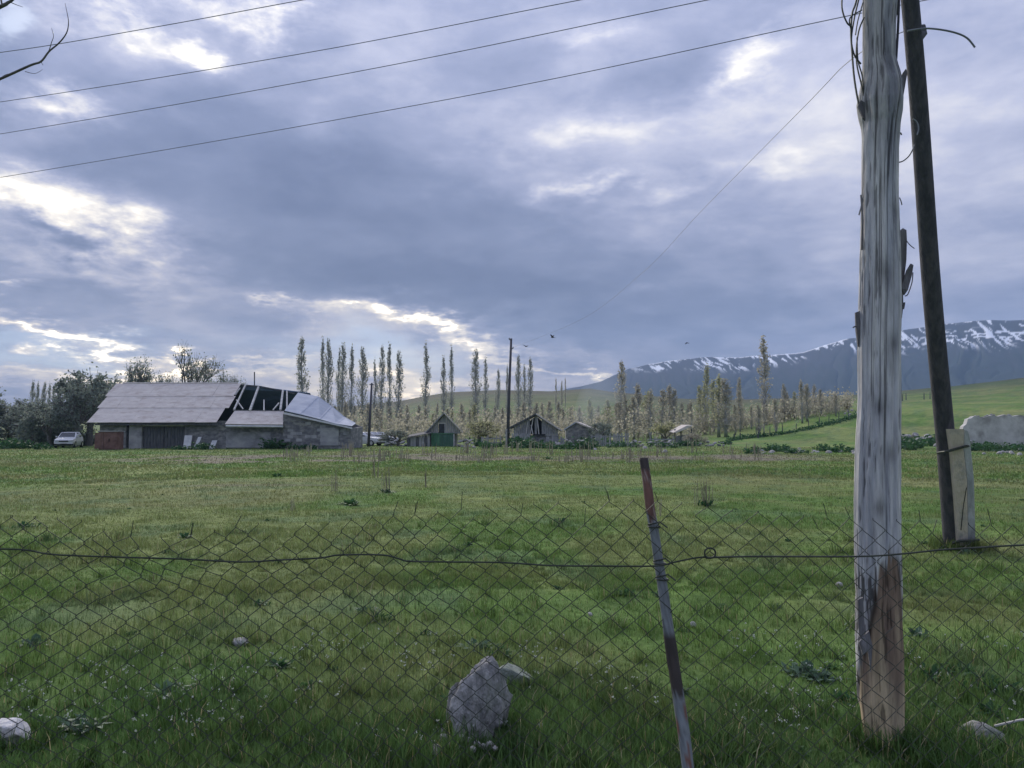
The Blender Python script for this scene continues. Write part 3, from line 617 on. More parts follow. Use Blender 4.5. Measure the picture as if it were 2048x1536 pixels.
# poles far and near -------------------------------------------------
def midpole():
    t = empty('utility_pole', (0, 0, 0)); tag(t, 'slim tall utility pole standing mid-field between the sheds', 'pole', 'utility poles')
    Y = 76.0; b0 = on(1015, Y, -.2)
    b = MB(); b.tube([b0, P(1018, 790, Y), P(1022.5, 677, Y)], [.17, .14, .11], 10); b.build('shaft', MAT_POLE, t, True)
    b = MB(); b.box(b0.x - .20, b0.x - .02, Y - .35, Y - .15, b0.z, P(0, 858, Y).z); b.build('stub_post', MAT_PLASTER, t)
    b = MB(); b.tube([(b0.x - .25, Y - .2, P(0, 866, Y).z), (b0.x + .25, Y - .2, P(0, 866, Y).z)], .12, 6); b.build('binding', MAT_WIRE, t)
    for (x, y) in ((1018.5, 679), (1026, 697)):
        b = MB(); p = P(x, y, Y - .1); q = P(1022, y + 1, Y); b.tube([q, p, p + Vector((0, 0, .15))], [.05, .05, .07], 6); b.build('insulator', MAT_DARKWOOD, t)
    t2 = empty('leaning_pole', (0, 0, 0)); tag(t2, 'thin dark pole leaning slightly at the right end of the barn', 'pole', 'utility poles')
    Y = 78.0; b = MB(); b.tube([on(737, Y, -.2), P(743.5, 766, Y)], [.15, .10], 8); b.build('shaft', MAT_POLE, t2, True)
    b = MB(); p = P(743.2, 769, Y); b.tube([p - Vector((.22, 0, 0)), p + Vector((.22, 0, 0))], .05, 5); b.build('crossbar', MAT_DARKWOOD, t2)
midpole()

# ------------------------------------------------------------------ stones
def rock_mesh(name, dims, seed, sub=3, cuts=9, rough=.10):
    bm = bmesh.new(); bmesh.ops.create_icosphere(bm, subdivisions=sub, radius=1.0); rnd = random.Random(seed)
    pl = []
    for _ in range(cuts):
        n = Vector((rnd.gauss(0, 1), rnd.gauss(0, 1), rnd.gauss(0, .8))).normalized(); pl.append((n, rnd.uniform(.62, .92)))
    for v in bm.verts:
        c = v.co.copy()
        for n, d in pl:
            e = c.dot(n) - d
            if e > 0: c -= n * e * .92
        q = c * 2.3; k = float(fbm(q.x + q.z * .7 + seed, q.y - q.z * .5, seed, 4)) - .5
        c *= 1 + k * 2 * rough
        v.co = Vector((c.x * dims[0], c.y * dims[1], c.z * dims[2]))
    me = bpy.data.meshes.new(name); bm.to_mesh(me); bm.free(); return me
ROCKS = [rock_mesh('stone', (.5, .45, .36), 20 + i, 2) for i in range(5)]
for m in ROCKS: m.materials.append(MAT_STONE if len(ROCKS) else None)
PALES = [rock_mesh('pale_stone', (.5, .42, .40), 50 + i, 2) for i in range(4)]
for m in PALES: m.materials.append(MAT_PALESTONE)
def stone(loc, s, label, group=None, pale=False, k=0, name='stone', sz=1):
    o = link(name, (PALES if pale else ROCKS)[k % (4 if pale else 5)]); o.location = loc; o.scale = (s, s, s * sz); o.rotation_euler = (random.uniform(-.4, .4), random.uniform(-.4, .4), random.uniform(0, 6))
    tag(o, label, 'stone', group); return o
rs = random.Random(11)
for i in range(34):
    px = rs.uniform(1505, 1712); py = 905 + rs.gauss(0, 3.2) - (px - 1505) * .004; p = G(px, py)
    stone(p + Vector((0, 0, .0)), rs.uniform(.22, .6), 'grey stone in the loose row across the far meadow edge', 'stones in the row along the meadow edge', rs.random() < .2, i)
for i in range(30):
    px = rs.uniform(1800, 1880); py = 884 + rs.gauss(0, 5); p = G(px, py)
    stone(p + Vector((0, 0, .1)), rs.uniform(.45, 1.1), 'stone in the rubble heap behind the bare weathered pole', 'stones heaped between the two poles', rs.random() < .5, i)
for i in range(16):
    px = rs.uniform(1955, 2048); py = 905 + rs.gauss(0, 3); p = G(px, py)
    stone(p + Vector((0, 0, .05)), rs.uniform(.2, .45), 'small stone in the grass below the plastered wall', 'stones below the plastered wall', rs.random() < .4, i)
for (px, py) in [(1190, 900), (1290, 897), (930, 895), (938, 893), (948, 896), (1330, 905), (1690, 828), (1696, 824), (1704, 822), (1712, 826), (1700, 830)]:
    p = G(px, py); stone(p + Vector((0, 0, .03)), rs.uniform(.3, .6), 'scattered pale stone lying at the edge of the hamlet', 'stones scattered at the hamlet edge', True, px)
rubble_wall(1100, 1180, 77, 26, 'tumbled stone wall before the broken shed and its right neighbour', 14, 1)
rubble_wall(1262, 1345, 79, 26, 'low tumbled wall between the plank fence and the sheet shelter', 12, 2)
rubble_wall(916, 962, 78, 18, 'heap of broken wall right of the green-fronted house', 14, 3)
rubble_wall(770, 822, 80, 16, 'low heap of stones left of the lean-to', 12, 4)
rubble_wall(1395, 1450, 82, 14, 'thin line of stones right of the sheet shelter', 9, 5)
def ruin_wall():
    t = empty('ruined_wall', (0, 0, 0)); tag(t, 'pale plastered ruined wall with rubble along its broken top', 'wall', kind='thing')
    Y = 78.0; top = [(1924, 866), (1927, 853), (1933, 848), (1936, 838), (1943, 836), (1948, 832), (1968, 835), (1985, 830), (1996, 833), (2010, 829), (2024, 833), (2040, 830), (2060, 834), (2080, 831), (2130, 836), (2180, 845)]
    pts = [on(2180, Y, -.4), on(1926, Y, -.4)] + [P(x, y, Y) for x, y in top]
    b = MB(); b.slab(pts, (0, .6, 0)); b.build('wall_face', mat('old_plaster', (.40, .385, .36), (.58, .56, .53), .8, (1, 1, 1), .9, .8, 3, (.27, .25, .23), .45), t)
    r = random.Random(5)
    for i in range(46):
        x = r.uniform(1935, 2175); y = np.interp(x, [p[0] for p in top], [p[1] for p in top]); p = P(x, y - r.uniform(-1, 1.2), Y + .3); o = link('rubble_stone', (ROCKS if i % 3 else PALES)[i % 4], t)
        o.location = p; s = r.uniform(.15, .36); o.scale = (s, s, s); o.rotation_euler = (r.uniform(0, 6), r.uniform(0, 6), 0)
    for i in range(14):
        x = r.uniform(1900, 1940); p = on(x, Y - .3, r.uniform(0, 1.0)) ; s = r.uniform(.4, .8); o = link('rubble_stone', (ROCKS if i % 3 else PALES)[i % 4], t); o.location = (p.x, p.y, p.z if x > 1918 else H(p.x, p.y) + .1); o.scale = (s, s, s)
ruin_wall()

# ------------------------------------------------------------------ trees
def leaf_quads(pts, size, seed, vert=1.0, flat=.0):
    g = np.random.default_rng(seed); n = len(pts); pts = np.asarray(pts, float)
    a = g.normal(size=(n, 3)); a[:, 2] *= vert; a /= np.linalg.norm(a, axis=1)[:, None]
    r = g.normal(size=(n, 3)); b = np.cross(a, r); b /= np.linalg.norm(b, axis=1)[:, None] + 1e-9
    s = size * g.uniform(.6, 1.3, n)[:, None]; L = a * s; Wd = b * s * .45
    V = np.stack([pts - L * .5, pts + Wd, pts + L * .5, pts - Wd], 1).reshape(-1, 3)
    return V, np.arange(n * 4).reshape(-1, 4)
def poplar_meshes(seed, Ht=16.0, rad=1.05, nb=80, leaf=.27):
    r = random.Random(seed); b = MB(); w_ = [(r.uniform(-.12, .12), r.uniform(-.12, .12)) for _ in range(7)]
    tr = [Vector((w_[i][0] * (i > 0), w_[i][1] * (i > 0), Ht * i / 6)) for i in range(7)]
    b.tube(tr, [.24, .20, .17, .14, .10, .06, .02], 6)
    br = MB(); pts = []
    for i in range(nb):
        f = r.uniform(.06, .95) ** .9; z0 = Ht * f; i0 = min(int(f * 6), 5); base = tr[i0].lerp(tr[i0 + 1], f * 6 - i0)
        prof = min(1, f / .25) ** .6 * (1 - max(0, f - .45) / .60) ** .8; rr = rad * prof * r.uniform(.45, 1.1); a = r.uniform(0, 6.28)
        L = Ht * .20 * (1 - .65 * f) * r.uniform(.7, 1.2); o = Vector((math.cos(a), math.sin(a), 0))
        p = [base, base + o * rr * .55 + Vector((0, 0, L * .30)), base + o * rr * .9 + Vector((0, 0, L * .65)), base + o * rr + Vector((0, 0, L))]
        br.tube(p, [.04, .028, .018, .007], 3, False)
        for k in range(6):
            q = r.random() ** .7 * 3; i1 = min(int(q), 2); c = p[i1].lerp(p[i1 + 1], q - i1); pts.append(c + Vector((r.gauss(0, .10), r.gauss(0, .10), r.gauss(0, .2))))
    me = br.mesh('branches'); V, Fq = leaf_quads(pts, leaf, seed, 2.4)
    return b.mesh('trunk', True), me, nmesh('crown', V, [Fq])
POP = [poplar_meshes(100 + i, 16, [1.1, .9, 1.3, 1.0][i], [170, 140, 190, 130][i]) for i in range(4)]
ORD = 'first second third fourth fifth sixth seventh eighth ninth tenth eleventh twelfth thirteenth fourteenth fifteenth sixteenth seventeenth eighteenth nineteenth twentieth twenty-first twenty-second twenty-third twenty-fourth twenty-fifth twenty-sixth twenty-seventh twenty-eighth twenty-ninth thirtieth'.split()
def poplar(px, ptop, Y, wsc, label, group, k, lm=LF_POP, dens=None):
    b = on(px, Y, -.1); Ht = (P(px, ptop, Y).z - b.z) * 1.0; s = Ht / 16.0
    t = empty('poplar_tree', b, rs.uniform(0, 6.28)); t.scale = (s * wsc, s * wsc, s); tag(t, label, 'tree', group)
    tr, br, cr = POP[k % 4]
    link('trunk', tr, t, MAT_PBARK); o = link('branches', br, t, MAT_PBARK); o2 = link('crown', cr, t)
    if not cr.materials: cr.materials.append(lm)
    o2.material_slots[0].link = 'OBJECT'; o2.material_slots[0].material = lm
row = [(602, 675, 1.05), (644, 682, .8), (655, 681, .85), (676, 702, .8), (684, 688, .95), (701, 697, .9), (724, 697, 1.1), (749, 724, .8), (762, 692, .85), (778, 692, .85), (797, 705, .95), (852, 692, 1.05), (887, 713, .75), (903, 698, .85), (951, 702, 1.05), (971, 719, .8), (996, 739, .8), (1014, 735, .6), (1037, 713, .8), (1049, 733, .8), (1060, 716, .85)]
for i, (x, y, ws) in enumerate(row):
    poplar(x, y, 135 + (i * 37 % 23), ws, ('lone full poplar standing first in the row past the barn roof' if i == 0 else 'slender sparse poplar, %s from the left in the row past the barn' % ORD[i]), 'poplars in the row past the barn', i)
rt = [(1112, 758, .8), (1124, 762, .8), (1131, 757, .7), (1243, 722, 1.15), (1415, 733, 1.1), (1480, 757, .9), (1531, 677, 1.2)]
rl = ['short bare poplar on the hill crest, first of three there', 'short bare poplar on the hill crest, middle of three', 'short bare poplar on the hill crest, last of three', 'bushy grey poplar left of the snow streaks at the mountain foot', 'olive poplar in the brush before the mountain', 'low poplar between the olive one and the tallest', 'tallest poplar on the right, standing clear against the mountain']
for i, (x, y, ws) in enumerate(rt):
    poplar(x, y, [230, 235, 240, 150, 140, 140, 135][i], ws * (1.2 if i > 2 else 1), rl[i], 'poplars toward the mountain', i + 1, LF_BRUSH if i != 4 else LF_OLIVE)
for i, (x, y) in enumerate([(62, 762), (72, 768), (86, 766), (96, 770), (105, 773), (114, 772)]):
    poplar(x, y, 120 + i * 3, 1.0, '%s small poplar from the left above the hedge' % ORD[i].capitalize().lower(), 'poplars above the left hedge', i, LF_POP)

def broad_tree(seed, Ht=9.0, lv=4, spread=.62, leafn=6, leaf=.28, trunkh=.28, droop=0, twig=.012):
    r = random.Random(seed); b = MB(); br = MB(); pts = []
    def grow(p, d, L, rad, lev):
        m = p + d * L * .5 + Vector((r.gauss(0, .05), r.gauss(0, .05), r.gauss(0, .03))) * L; e = p + d * L
        (b if lev == lv else br).tube([p, m, e], [rad, rad * .82, rad * .62], 6 if lev == lv else (4 if lev > 1 else 3), False)
        if lev <= 1:
            for _ in range(leafn): q = r.random(); c = p.lerp(e, q); pts.append(c + Vector((r.gauss(0, 1), r.gauss(0, 1), r.gauss(0, 1))) * L * .22)
        if lev == 0: return
        for k in range(r.choice((3, 4, 4)) + (lev == lv)):
            a = r.uniform(0, 6.28); s = spread * r.uniform(.5, 1.25); o = d.orthogonal().normalized(); o = Matrix.Rotation(a, 3, d) @ o
            nd = (d * math.cos(s) + o * math.sin(s) + Vector((0, 0, .10 - droop))).normalized()
            grow(p.lerp(e, r.uniform(.55, 1.0)), nd, L * r.uniform(.62, .85), max(rad * .52, twig), lev - 1)
    grow(Vector((0, 0, -.1)), Vector((r.gauss(0, .04), r.gauss(0, .04), 1)).normalized(), Ht * trunkh, Ht * .022, lv)
    zt = max(v[2] for v in br.v); k = Ht / zt
    for q in (b, br): q.v = [(x * k, y * k, z * k) for x, y, z in q.v]
    V, Fq = leaf_quads([p * k for p in pts], leaf, seed)
    return b.mesh('trunk', True), br.mesh('branches'), nmesh('crown', V, [Fq])
BT = [broad_tree(201, 9, 4, .55, 5, .22), broad_tree(202, 9, 4, .75, 9, .34, .18), broad_tree(203, 9, 4, .50, 3, .20, .3), broad_tree(204, 9, 4, .85, 9, .32, .14)]
def btree(px, ptop, Y, wsc, k, lm, label, group, name='broadleaf_tree'):
    b = on(px, Y, -.1); s = (P(px, ptop, Y).z - b.z) / 9.0
    t = empty(name, b, rs.uniform(0, 6.28)); t.scale = (s * wsc, s * wsc, s); tag(t, label, 'tree', group); tr, br, cr = BT[k]
    link('trunk', tr, t, MAT_BARK); link('branches', br, t, MAT_BARK); o = link('crown', cr, t)
    if not cr.materials: cr.materials.append(lm)
    o.material_slots[0].link = 'OBJECT'; o.material_slots[0].material = lm
btree(372, 681, 96, .75, 2, LF_DARK, 'fine-branched round tree rising highest over the barn roof', 'trees behind the barn')
btree(256, 710, 92, .60, 0, LF_DARK, 'ragged tree over the left gable of the barn', 'trees behind the barn')
btree(178, 738, 84, 1.0, 1, LF_DARK, 'big dark spreading tree against the left gable of the barn', 'trees behind the barn')
btree(215, 752, 88, .9, 3, LF_DARK, 'dark bushy tree touching the barn roof corner', 'trees behind the barn')
btree(310, 738, 98, .7, 0, LF_DARK, 'low thin tree behind the barn ridge, between the two tall ones', 'trees behind the barn')
btree(450, 729, 104, .35, 2, LF_DARK, 'small round-headed tree just above the barn ridge end', 'trees behind the barn')
btree(477, 750, 104, .5, 0, LF_DARK, 'tiny twiggy tree over the fallen part of the roof', 'trees behind the barn')
btree(425, 752, 106, .8, 3, LF_DARK, 'low bush tree on the ridge line left of the round-headed one', 'trees behind the barn')
btree(150, 772, 80, .8, 3, LF_DARK, 'dark low tree behind the white car', 'trees left of the barn')
for i, (x, y, Y, k) in enumerate([(20, 795, 88, 1), (60, 800, 84, 3), (100, 808, 80, 1), (-25, 790, 86, 3), (-70, 770, 84, 1)]):
    btree(x, y, Y, 1.15, k, LF_DARK, ['bushy tree at the left picture edge', 'rounded bush tree second from the left edge', 'low bush tree left of the white car', 'bushy tree cut by the left picture edge', 'large bushy tree just beyond the left edge'][i], 'trees left of the barn', 'bushy_tree')
# budding saplings in the belt behind the hamlet
bp = [(560, 808), (640, 800), (700, 792), (800, 802), (860, 806), (1000, 802), (1100, 800), (1200, 796), (1245, 782), (1290, 766), (1350, 764), (1372, 802), (1395, 772), (1420, 746), (1450, 752), (1470, 792), (1485, 760), (1502, 795), (1550, 798), (1565, 768), (1610, 758), (1650, 764), (1692, 796)]
for i in range(84):
    px = 565 + i * 13.5 + rs.uniform(-8, 8); y = float(np.interp(px, [p[0] for p in bp], [p[1] for p in bp])) + rs.uniform(0, 22); ol = 1395 < px < 1450 or rs.random() < .15
    rg = 'between the barn and the green-fronted house' if px < 870 else 'behind the tall pole and broken shed' if px < 1130 else 'behind the bluish shed and plank fence' if px < 1370 else 'on the bank before the mountain'
    poplar(px, y, rs.uniform(108, 136), 1.9 + rs.uniform(-.3, .5), ('olive budding sapling ' if ol else 'grey feathery sapling ') + rg, ('olive saplings ' if ol else 'grey saplings ') + rg, i, LF_OLIVE if ol else LF_BRUSH)
# garden shrub, smoke-side shrubs
btree(958, 838, 88, 1.5, 3, LF_OLIVE, 'yellow-green round shrub between the green house and the tall pole', None, 'garden_shrub')
btree(1208, 842, 90, 1.3, 3, LF_DARK, 'dark shrub right of the bluish shed', None, 'garden_shrub')
btree(1330, 842, 92, 1.2, 1, LF_OLIVE, 'yellowish shrub left of the tilted sheet shelter', None, 'garden_shrub')
btree(797, 858, 82, 1.9, 3, LF_DARK, 'dark rounded bush left of the lean-to', None, 'garden_shrub')
btree(1390, 866, 84, 1.6, 3, LF_BRUSH, 'dry grey bush below the tilted sheet shelter', None, 'garden_shrub')

def thicket():
    g = np.random.default_rng(5); b = MB(); pts = []
    for i in range(1700):
        px = g.uniform(560, 1700); Y = g.uniform(100, 160); p = on(px, Y)
        if 1380 < px and Y < 118: Y = 128; p = on(px, Y)
        h = g.uniform(1.5, 4.6) * (1.0 if px < 1400 else .8); d = Vector((g.normal(0, .18), g.normal(0, .18), 1)).normalized()
        b.tube([p, p + d * h * .6, p + d * h + Vector((g.normal(0, .2), 0, 0))], [.035, .02, .008], 3, False)
        for _ in range(16): q = g.uniform(.2, 1.05); pts.append(p + d * h * q + Vector(g.normal(0, .35, 3)))
    V, Fq = leaf_quads(pts, .34, 6, 1.6)
    bm = b.mesh('t'); n = len(bm.vertices); BV = np.array(b.v); 
    me = nmesh('thicket', np.vstack([BV, V]), [np.array(b.f), Fq + n]); o = link('thicket', me, None, LF_BRUSH)
    tag(o, 'tangled grey-brown thicket and saplings behind the hamlet', 'thicket', kind='stuff')
thicket()
def left_bushes():
    g = np.random.default_rng(15); pts = []
    for i in range(26):
        px = g.uniform(-120, 205); Y = g.uniform(80, 92); c = on(px, Y); hh = g.uniform(1.4, 3.4) * (1 if px < 110 else .8); w_ = g.uniform(1.0, 2.0)
        if 100 < px < 180: c.y = max(c.y, 84.0)
        for _ in range(330): v = Vector(g.normal(0, 1, 3)).normalized() * (g.random() ** .4); pts.append((c.x + v.x * w_, c.y + v.y * w_, c.z + hh * .45 + v.z * hh * .55))
    V, Fq = leaf_quads(pts, .36, 16, 1.0); o = link('bushes', nmesh('bushes', V, [Fq]), None, LF_DARK); tag(o, 'dense dark bushes filling the ground under the left trees', 'bushes', kind='stuff')
left_bushes()

# nettles, hedges -------------------------------------------------------
def tuft_mesh(seed, n=70, rad=.5, h=.8, leaf=.16, stems=14):
    r = random.Random(seed); b = MB(); pts = []
    for i in range(stems):
        a = r.uniform(0, 6.28); q = math.sqrt(r.random()) * rad; p = Vector((math.cos(a) * q, math.sin(a) * q, -.05)); e = p * 1.25 + Vector((0, 0, h * r.uniform(.6, 1.05)))
        b.tube([p, e], [.012, .005], 3, False)
        for _ in range(n // stems): f = r.uniform(.1, 1); pts.append(p.lerp(e, f) + Vector((r.gauss(0, .07), r.gauss(0, .07), 0)) * (1 + leaf * 3))
    V, Fq = leaf_quads(pts, leaf, seed, .6); n0 = len(b.v)
    return nmesh('nettle', np.vstack([np.array(b.v), V]), [np.array(b.f), Fq + n0])
NET = [tuft_mesh(300 + i, 150, .7, [.8, 1.1, .6][i], .22) for i in range(3)]
for m in NET: m.materials.append(LF_WEED)
NET2 = [m.copy() for m in NET]
for m in NET2: m.materials.clear(); m.materials.append(LF_BLUE)
def merged(items, meshes, name, label, cat, m):
    """one mass of ground cover: items = (mesh index, matrix)"""
    data = []
    for me in meshes:
        v = np.empty(len(me.vertices) * 3); me.vertices.foreach_get('co', v); data.append((v.reshape(-1, 3), [tuple(p.vertices) for p in me.polygons]))
    Vs, F3, F4, n = [], [], [], 0
    for k, mt in items:
        v, f = data[k]; mtn = np.array(mt); Vs.append(v @ mtn[:3, :3].T + mtn[:3, 3])
        for p in f: (F4 if len(p) == 4 else F3).append([q + n for q in p])
        n += len(v)
    o = link(name, nmesh(name, np.vstack(Vs), [np.array(q) for q in (F3, F4) if q]), None, m); tag(o, label, cat, kind='stuff')
def nettles(n, x0, x1, y0, y1, smin, smax, label, group, blue=False):
    it = []
    for i in range(n):
        p = G(rs.uniform(x0, x1), rs.uniform(y0, y1)); q = rs.uniform(smin, smax); it.append((i % 3, Matrix.LocRotScale(p, Matrix.Rotation(rs.uniform(0, 6), 3, 'Z').to_quaternion(), Vector((q * 1.2, q, q * .8)))))
    merged(it, NET, 'nettle_patch', label.replace(' clump', ' patch'), 'nettles', LF_WEED)
nettles(14, 470, 570, 891, 899, .9, 1.6, 'dark nettle clump under the fallen part of the barn roof', 'nettles under the fallen barn roof')
nettles(12, 590, 700, 892, 899, .7, 1.1, 'dark nettle clump along the low right end of the barn', 'nettles along the right barn end')
nettles(8, 290, 440, 895, 900, .5, .9, 'low green weed clump before the barn doors', 'weeds before the barn doors')
nettles(22, 1025, 1190, 892, 899, .7, 1.4, 'green nettle clump before the pale fence and broken shed', 'nettles before the broken shed')
nettles(10, 955, 1008, 890, 898, .6, 1.0, 'bright green weed clump by the foot of the tall pole', 'weeds by the tall pole')
nettles(18, 1200, 1460, 888, 897, .6, 1.2, 'green weed clump along the hamlet edge toward the shelter', 'weeds along the hamlet edge')
nettles(14, 1500, 1715, 900, 908, .5, 1.0, 'dark weed clump between the stones of the far row', 'weeds in the stone row')
nettles(16, 1800, 1890, 886, 902, .9, 1.7, 'dark nettle clump round the rubble heap', 'nettles round the rubble heap')
nettles(14, 1935, 2060, 897, 905, .7, 1.2, 'nettle clump at the foot of the plastered wall', 'nettles below the plastered wall')
nettles(10, -30, 92, 893, 900, .8, 1.4, 'dark weed clump at the foot of the left trees', 'weeds under the left trees')
def low_hedge():
    g = np.random.default_rng(9); line = [(1455, 882), (1500, 876), (1560, 869), (1620, 858), (1665, 847), (1710, 835), (1760, 826)]; pts = []
    for i in range(2600):
        q = g.uniform(0, len(line) - 1.001); k = int(q); f = q - k; px = line[k][0] * (1 - f) + line[k + 1][0] * f; py = line[k][1] * (1 - f) + line[k + 1][1] * f
        pts.append((px, py))
    gp = [G(*p) for p in line]; out = []
    for i in range(1700):
        q = g.uniform(0, len(gp) - 1.001); k = int(q); c = gp[k].lerp(gp[k + 1], q - k); x, y = c.x + g.normal(0, .3), c.y + g.normal(0, .5); out.append((x, y, H(x, y) + abs(g.normal(0, .22))))
    V, Fq = leaf_quads(out, .28, 9, .8); o = link('low_hedge', nmesh('low_hedge', V, [Fq]), None, LF_WEED); tag(o, 'dark low hedge running up the slope behind the meadow', 'hedge')
    for i in range(11):
        q = 1.2 + i * .44; k = int(q); c = gp[k].lerp(gp[k + 1], q - k); b = MB(); x, y = c.x + .4, c.y + 1; z = H(x, y)
        b.tube([(x, y, z - .2), (x + rs.uniform(-.1, .1), y, z + rs.uniform(1.0, 1.5))], [.07, .05], 5); o = b.build('fence_post', MAT_DARKWOOD); tag(o, 'thin dark fence post along the low hedge on the slope', 'post', 'fence posts on the slope')
    for i, (px, py) in enumerate([(1805, 790), (1812, 788), (1848, 787), (1860, 786), (1866, 786), (1468, 868), (1480, 866), (1516, 864)]):
        c = G(px, py + 12); b = MB(); hh = 12 / F * c.length; b.tube([c, c + Vector((.05, 0, hh))], [.12, .08], 5); o = b.build('fence_post', MAT_DARKWOOD); tag(o, 'far dark post standing alone on the green slope', 'post', 'lone posts on the slope')
low_hedge()

# birds -----------------------------------------------------------------
def bird(px, py, Y, s, flap, label):
    t = empty('bird', P(px, py, Y), rs.uniform(0, 6)); tag(t, label, 'bird', 'birds over the hamlet'); t.scale = (s, s, s)
    V = []; b = MB(); b.tube([(0, -.16, 0), (0, -.10, .01), (0, .0, .02), (0, .10, .0), (0, .2, -.01)], [.01, .04, .055, .035, .012], 8); b.build('body', MAT_DARK, t, True)
    for sg in (-1, 1):
        b = MB(); b.slab([(sg * .03, -.06, .02), (sg * .22, -.10, .02 + flap * .16), (sg * .42, .0, .02 + flap * .22), (sg * .22, .03, .02 + flap * .15), (sg * .03, .07, .02)], (0, 0, .012)); b.build('wing', MAT_DARK, t)
    b = MB(); b.slab([(-.02, .17, 0), (.02, .17, 0), (.06, .30, 0), (-.06, .30, 0)], (0, 0, .01)); b.build('tail', MAT_DARK, t)
bird(1105, 675, 60, .9, 1.0, 'dark bird with raised wings, higher of the two by the tall pole')
bird(1052, 693, 62, .8, .6, 'dark bird flying just right of the tall pole top')
bird(1374, 686, 70, .9, -.5, 'tiny dark bird before the cloud over the snow streaks')

# ------------------------------------------------------------------ the bare weathered pole
def wood_material():
    m = bpy.data.materials.new('split_weathered_wood'); m.use_nodes = True; t = m.node_tree; b = t.nodes['Principled BSDF']
    b.inputs['Roughness'].default_value = .8; b.inputs['Specular IOR Level'].default_value = .2
    at = t.nodes.new('ShaderNodeAttribute'); at.attribute_name = 'tint'; tc = t.nodes.new('ShaderNodeTexCoord')
    def nz(s, st, d=8, ro=.65):
        mp = t.nodes.new('ShaderNodeMapping'); mp.inputs['Scale'].default_value = st; t.links.new(tc.outputs['Object'], mp.inputs[0])
        n = t.nodes.new('ShaderNodeTexNoise'); n.inputs['Scale'].default_value = s; n.inputs['Detail'].default_value = d; n.inputs['Roughness'].default_value = ro; t.links.new(mp.outputs[0], n.inputs['Vector']); return n.outputs['Fac']
    g1 = nz(40, (1, 1, .10)); g2 = nz(9, (1, 1, .12)); g3 = nz(60, (1, 1, .25), 4)
    r = t.nodes.new('ShaderNodeValToRGB'); r.color_ramp.elements[0].position = .34; r.color_ramp.elements[1].position = .62; r.color_ramp.elements[0].color = (.70, .70, .71, 1); r.color_ramp.elements[1].color = (1.10, 1.11, 1.1, 1); t.links.new(g1, r.inputs[0])
    r2 = t.nodes.new('ShaderNodeValToRGB'); r2.color_ramp.elements[0].position = .35; r2.color_ramp.elements[1].position = .6; r2.color_ramp.elements[0].color = (.72, .73, .76, 1); r2.color_ramp.elements[1].color = (1.1, 1.09, 1.07, 1); t.links.new(g2, r2.inputs[0])
    m1 = t.nodes.new('ShaderNodeMixRGB'); m1.blend_type = 'MULTIPLY'; m1.inputs[0].default_value = 1; m2 = t.nodes.new('ShaderNodeMixRGB'); m2.blend_type = 'MULTIPLY'; m2.inputs[0].default_value = 1
    t.links.new(at.outputs['Color'], m1.inputs[1]); t.links.new(r.outputs[0], m1.inputs[2]); t.links.new(m1.outputs[0], m2.inputs[1]); t.links.new(r2.outputs[0], m2.inputs[2]); t.links.new(m2.outputs[0], b.inputs['Base Color'])
    r4 = t.nodes.new('ShaderNodeValToRGB'); r4.color_ramp.elements[0].position = .36; r4.color_ramp.elements[1].position = .41; r4.color_ramp.elements[0].color = (.30, .29, .29, 1); r4.color_ramp.elements[1].color = (1, 1, 1, 1); t.links.new(nz(75, (1, 1, .05), 5, .7), r4.inputs[0])
    m4 = t.nodes.new('ShaderNodeMixRGB'); m4.blend_type = 'MULTIPLY'; m4.inputs[0].default_value = .45; t.links.new(m2.outputs[0], m4.inputs[1]); t.links.new(r4.outputs[0], m4.inputs[2]); t.links.new(m4.outputs[0], b.inputs['Base Color'])
    ad = t.nodes.new('ShaderNodeMath'); ad.operation = 'MULTIPLY_ADD'; t.links.new(g3, ad.inputs[0]); ad.inputs[1].default_value = .35; t.links.new(g1, ad.inputs[2])
    bp = t.nodes.new('ShaderNodeBump'); bp.inputs['Strength'].default_value = .9; bp.inputs['Distance'].default_value = .012; t.links.new(ad.outputs[0], bp.inputs['Height']); t.links.new(bp.outputs[0], b.inputs['Normal'])
    return m
MAT_WOOD = wood_material()
YP = 4.07
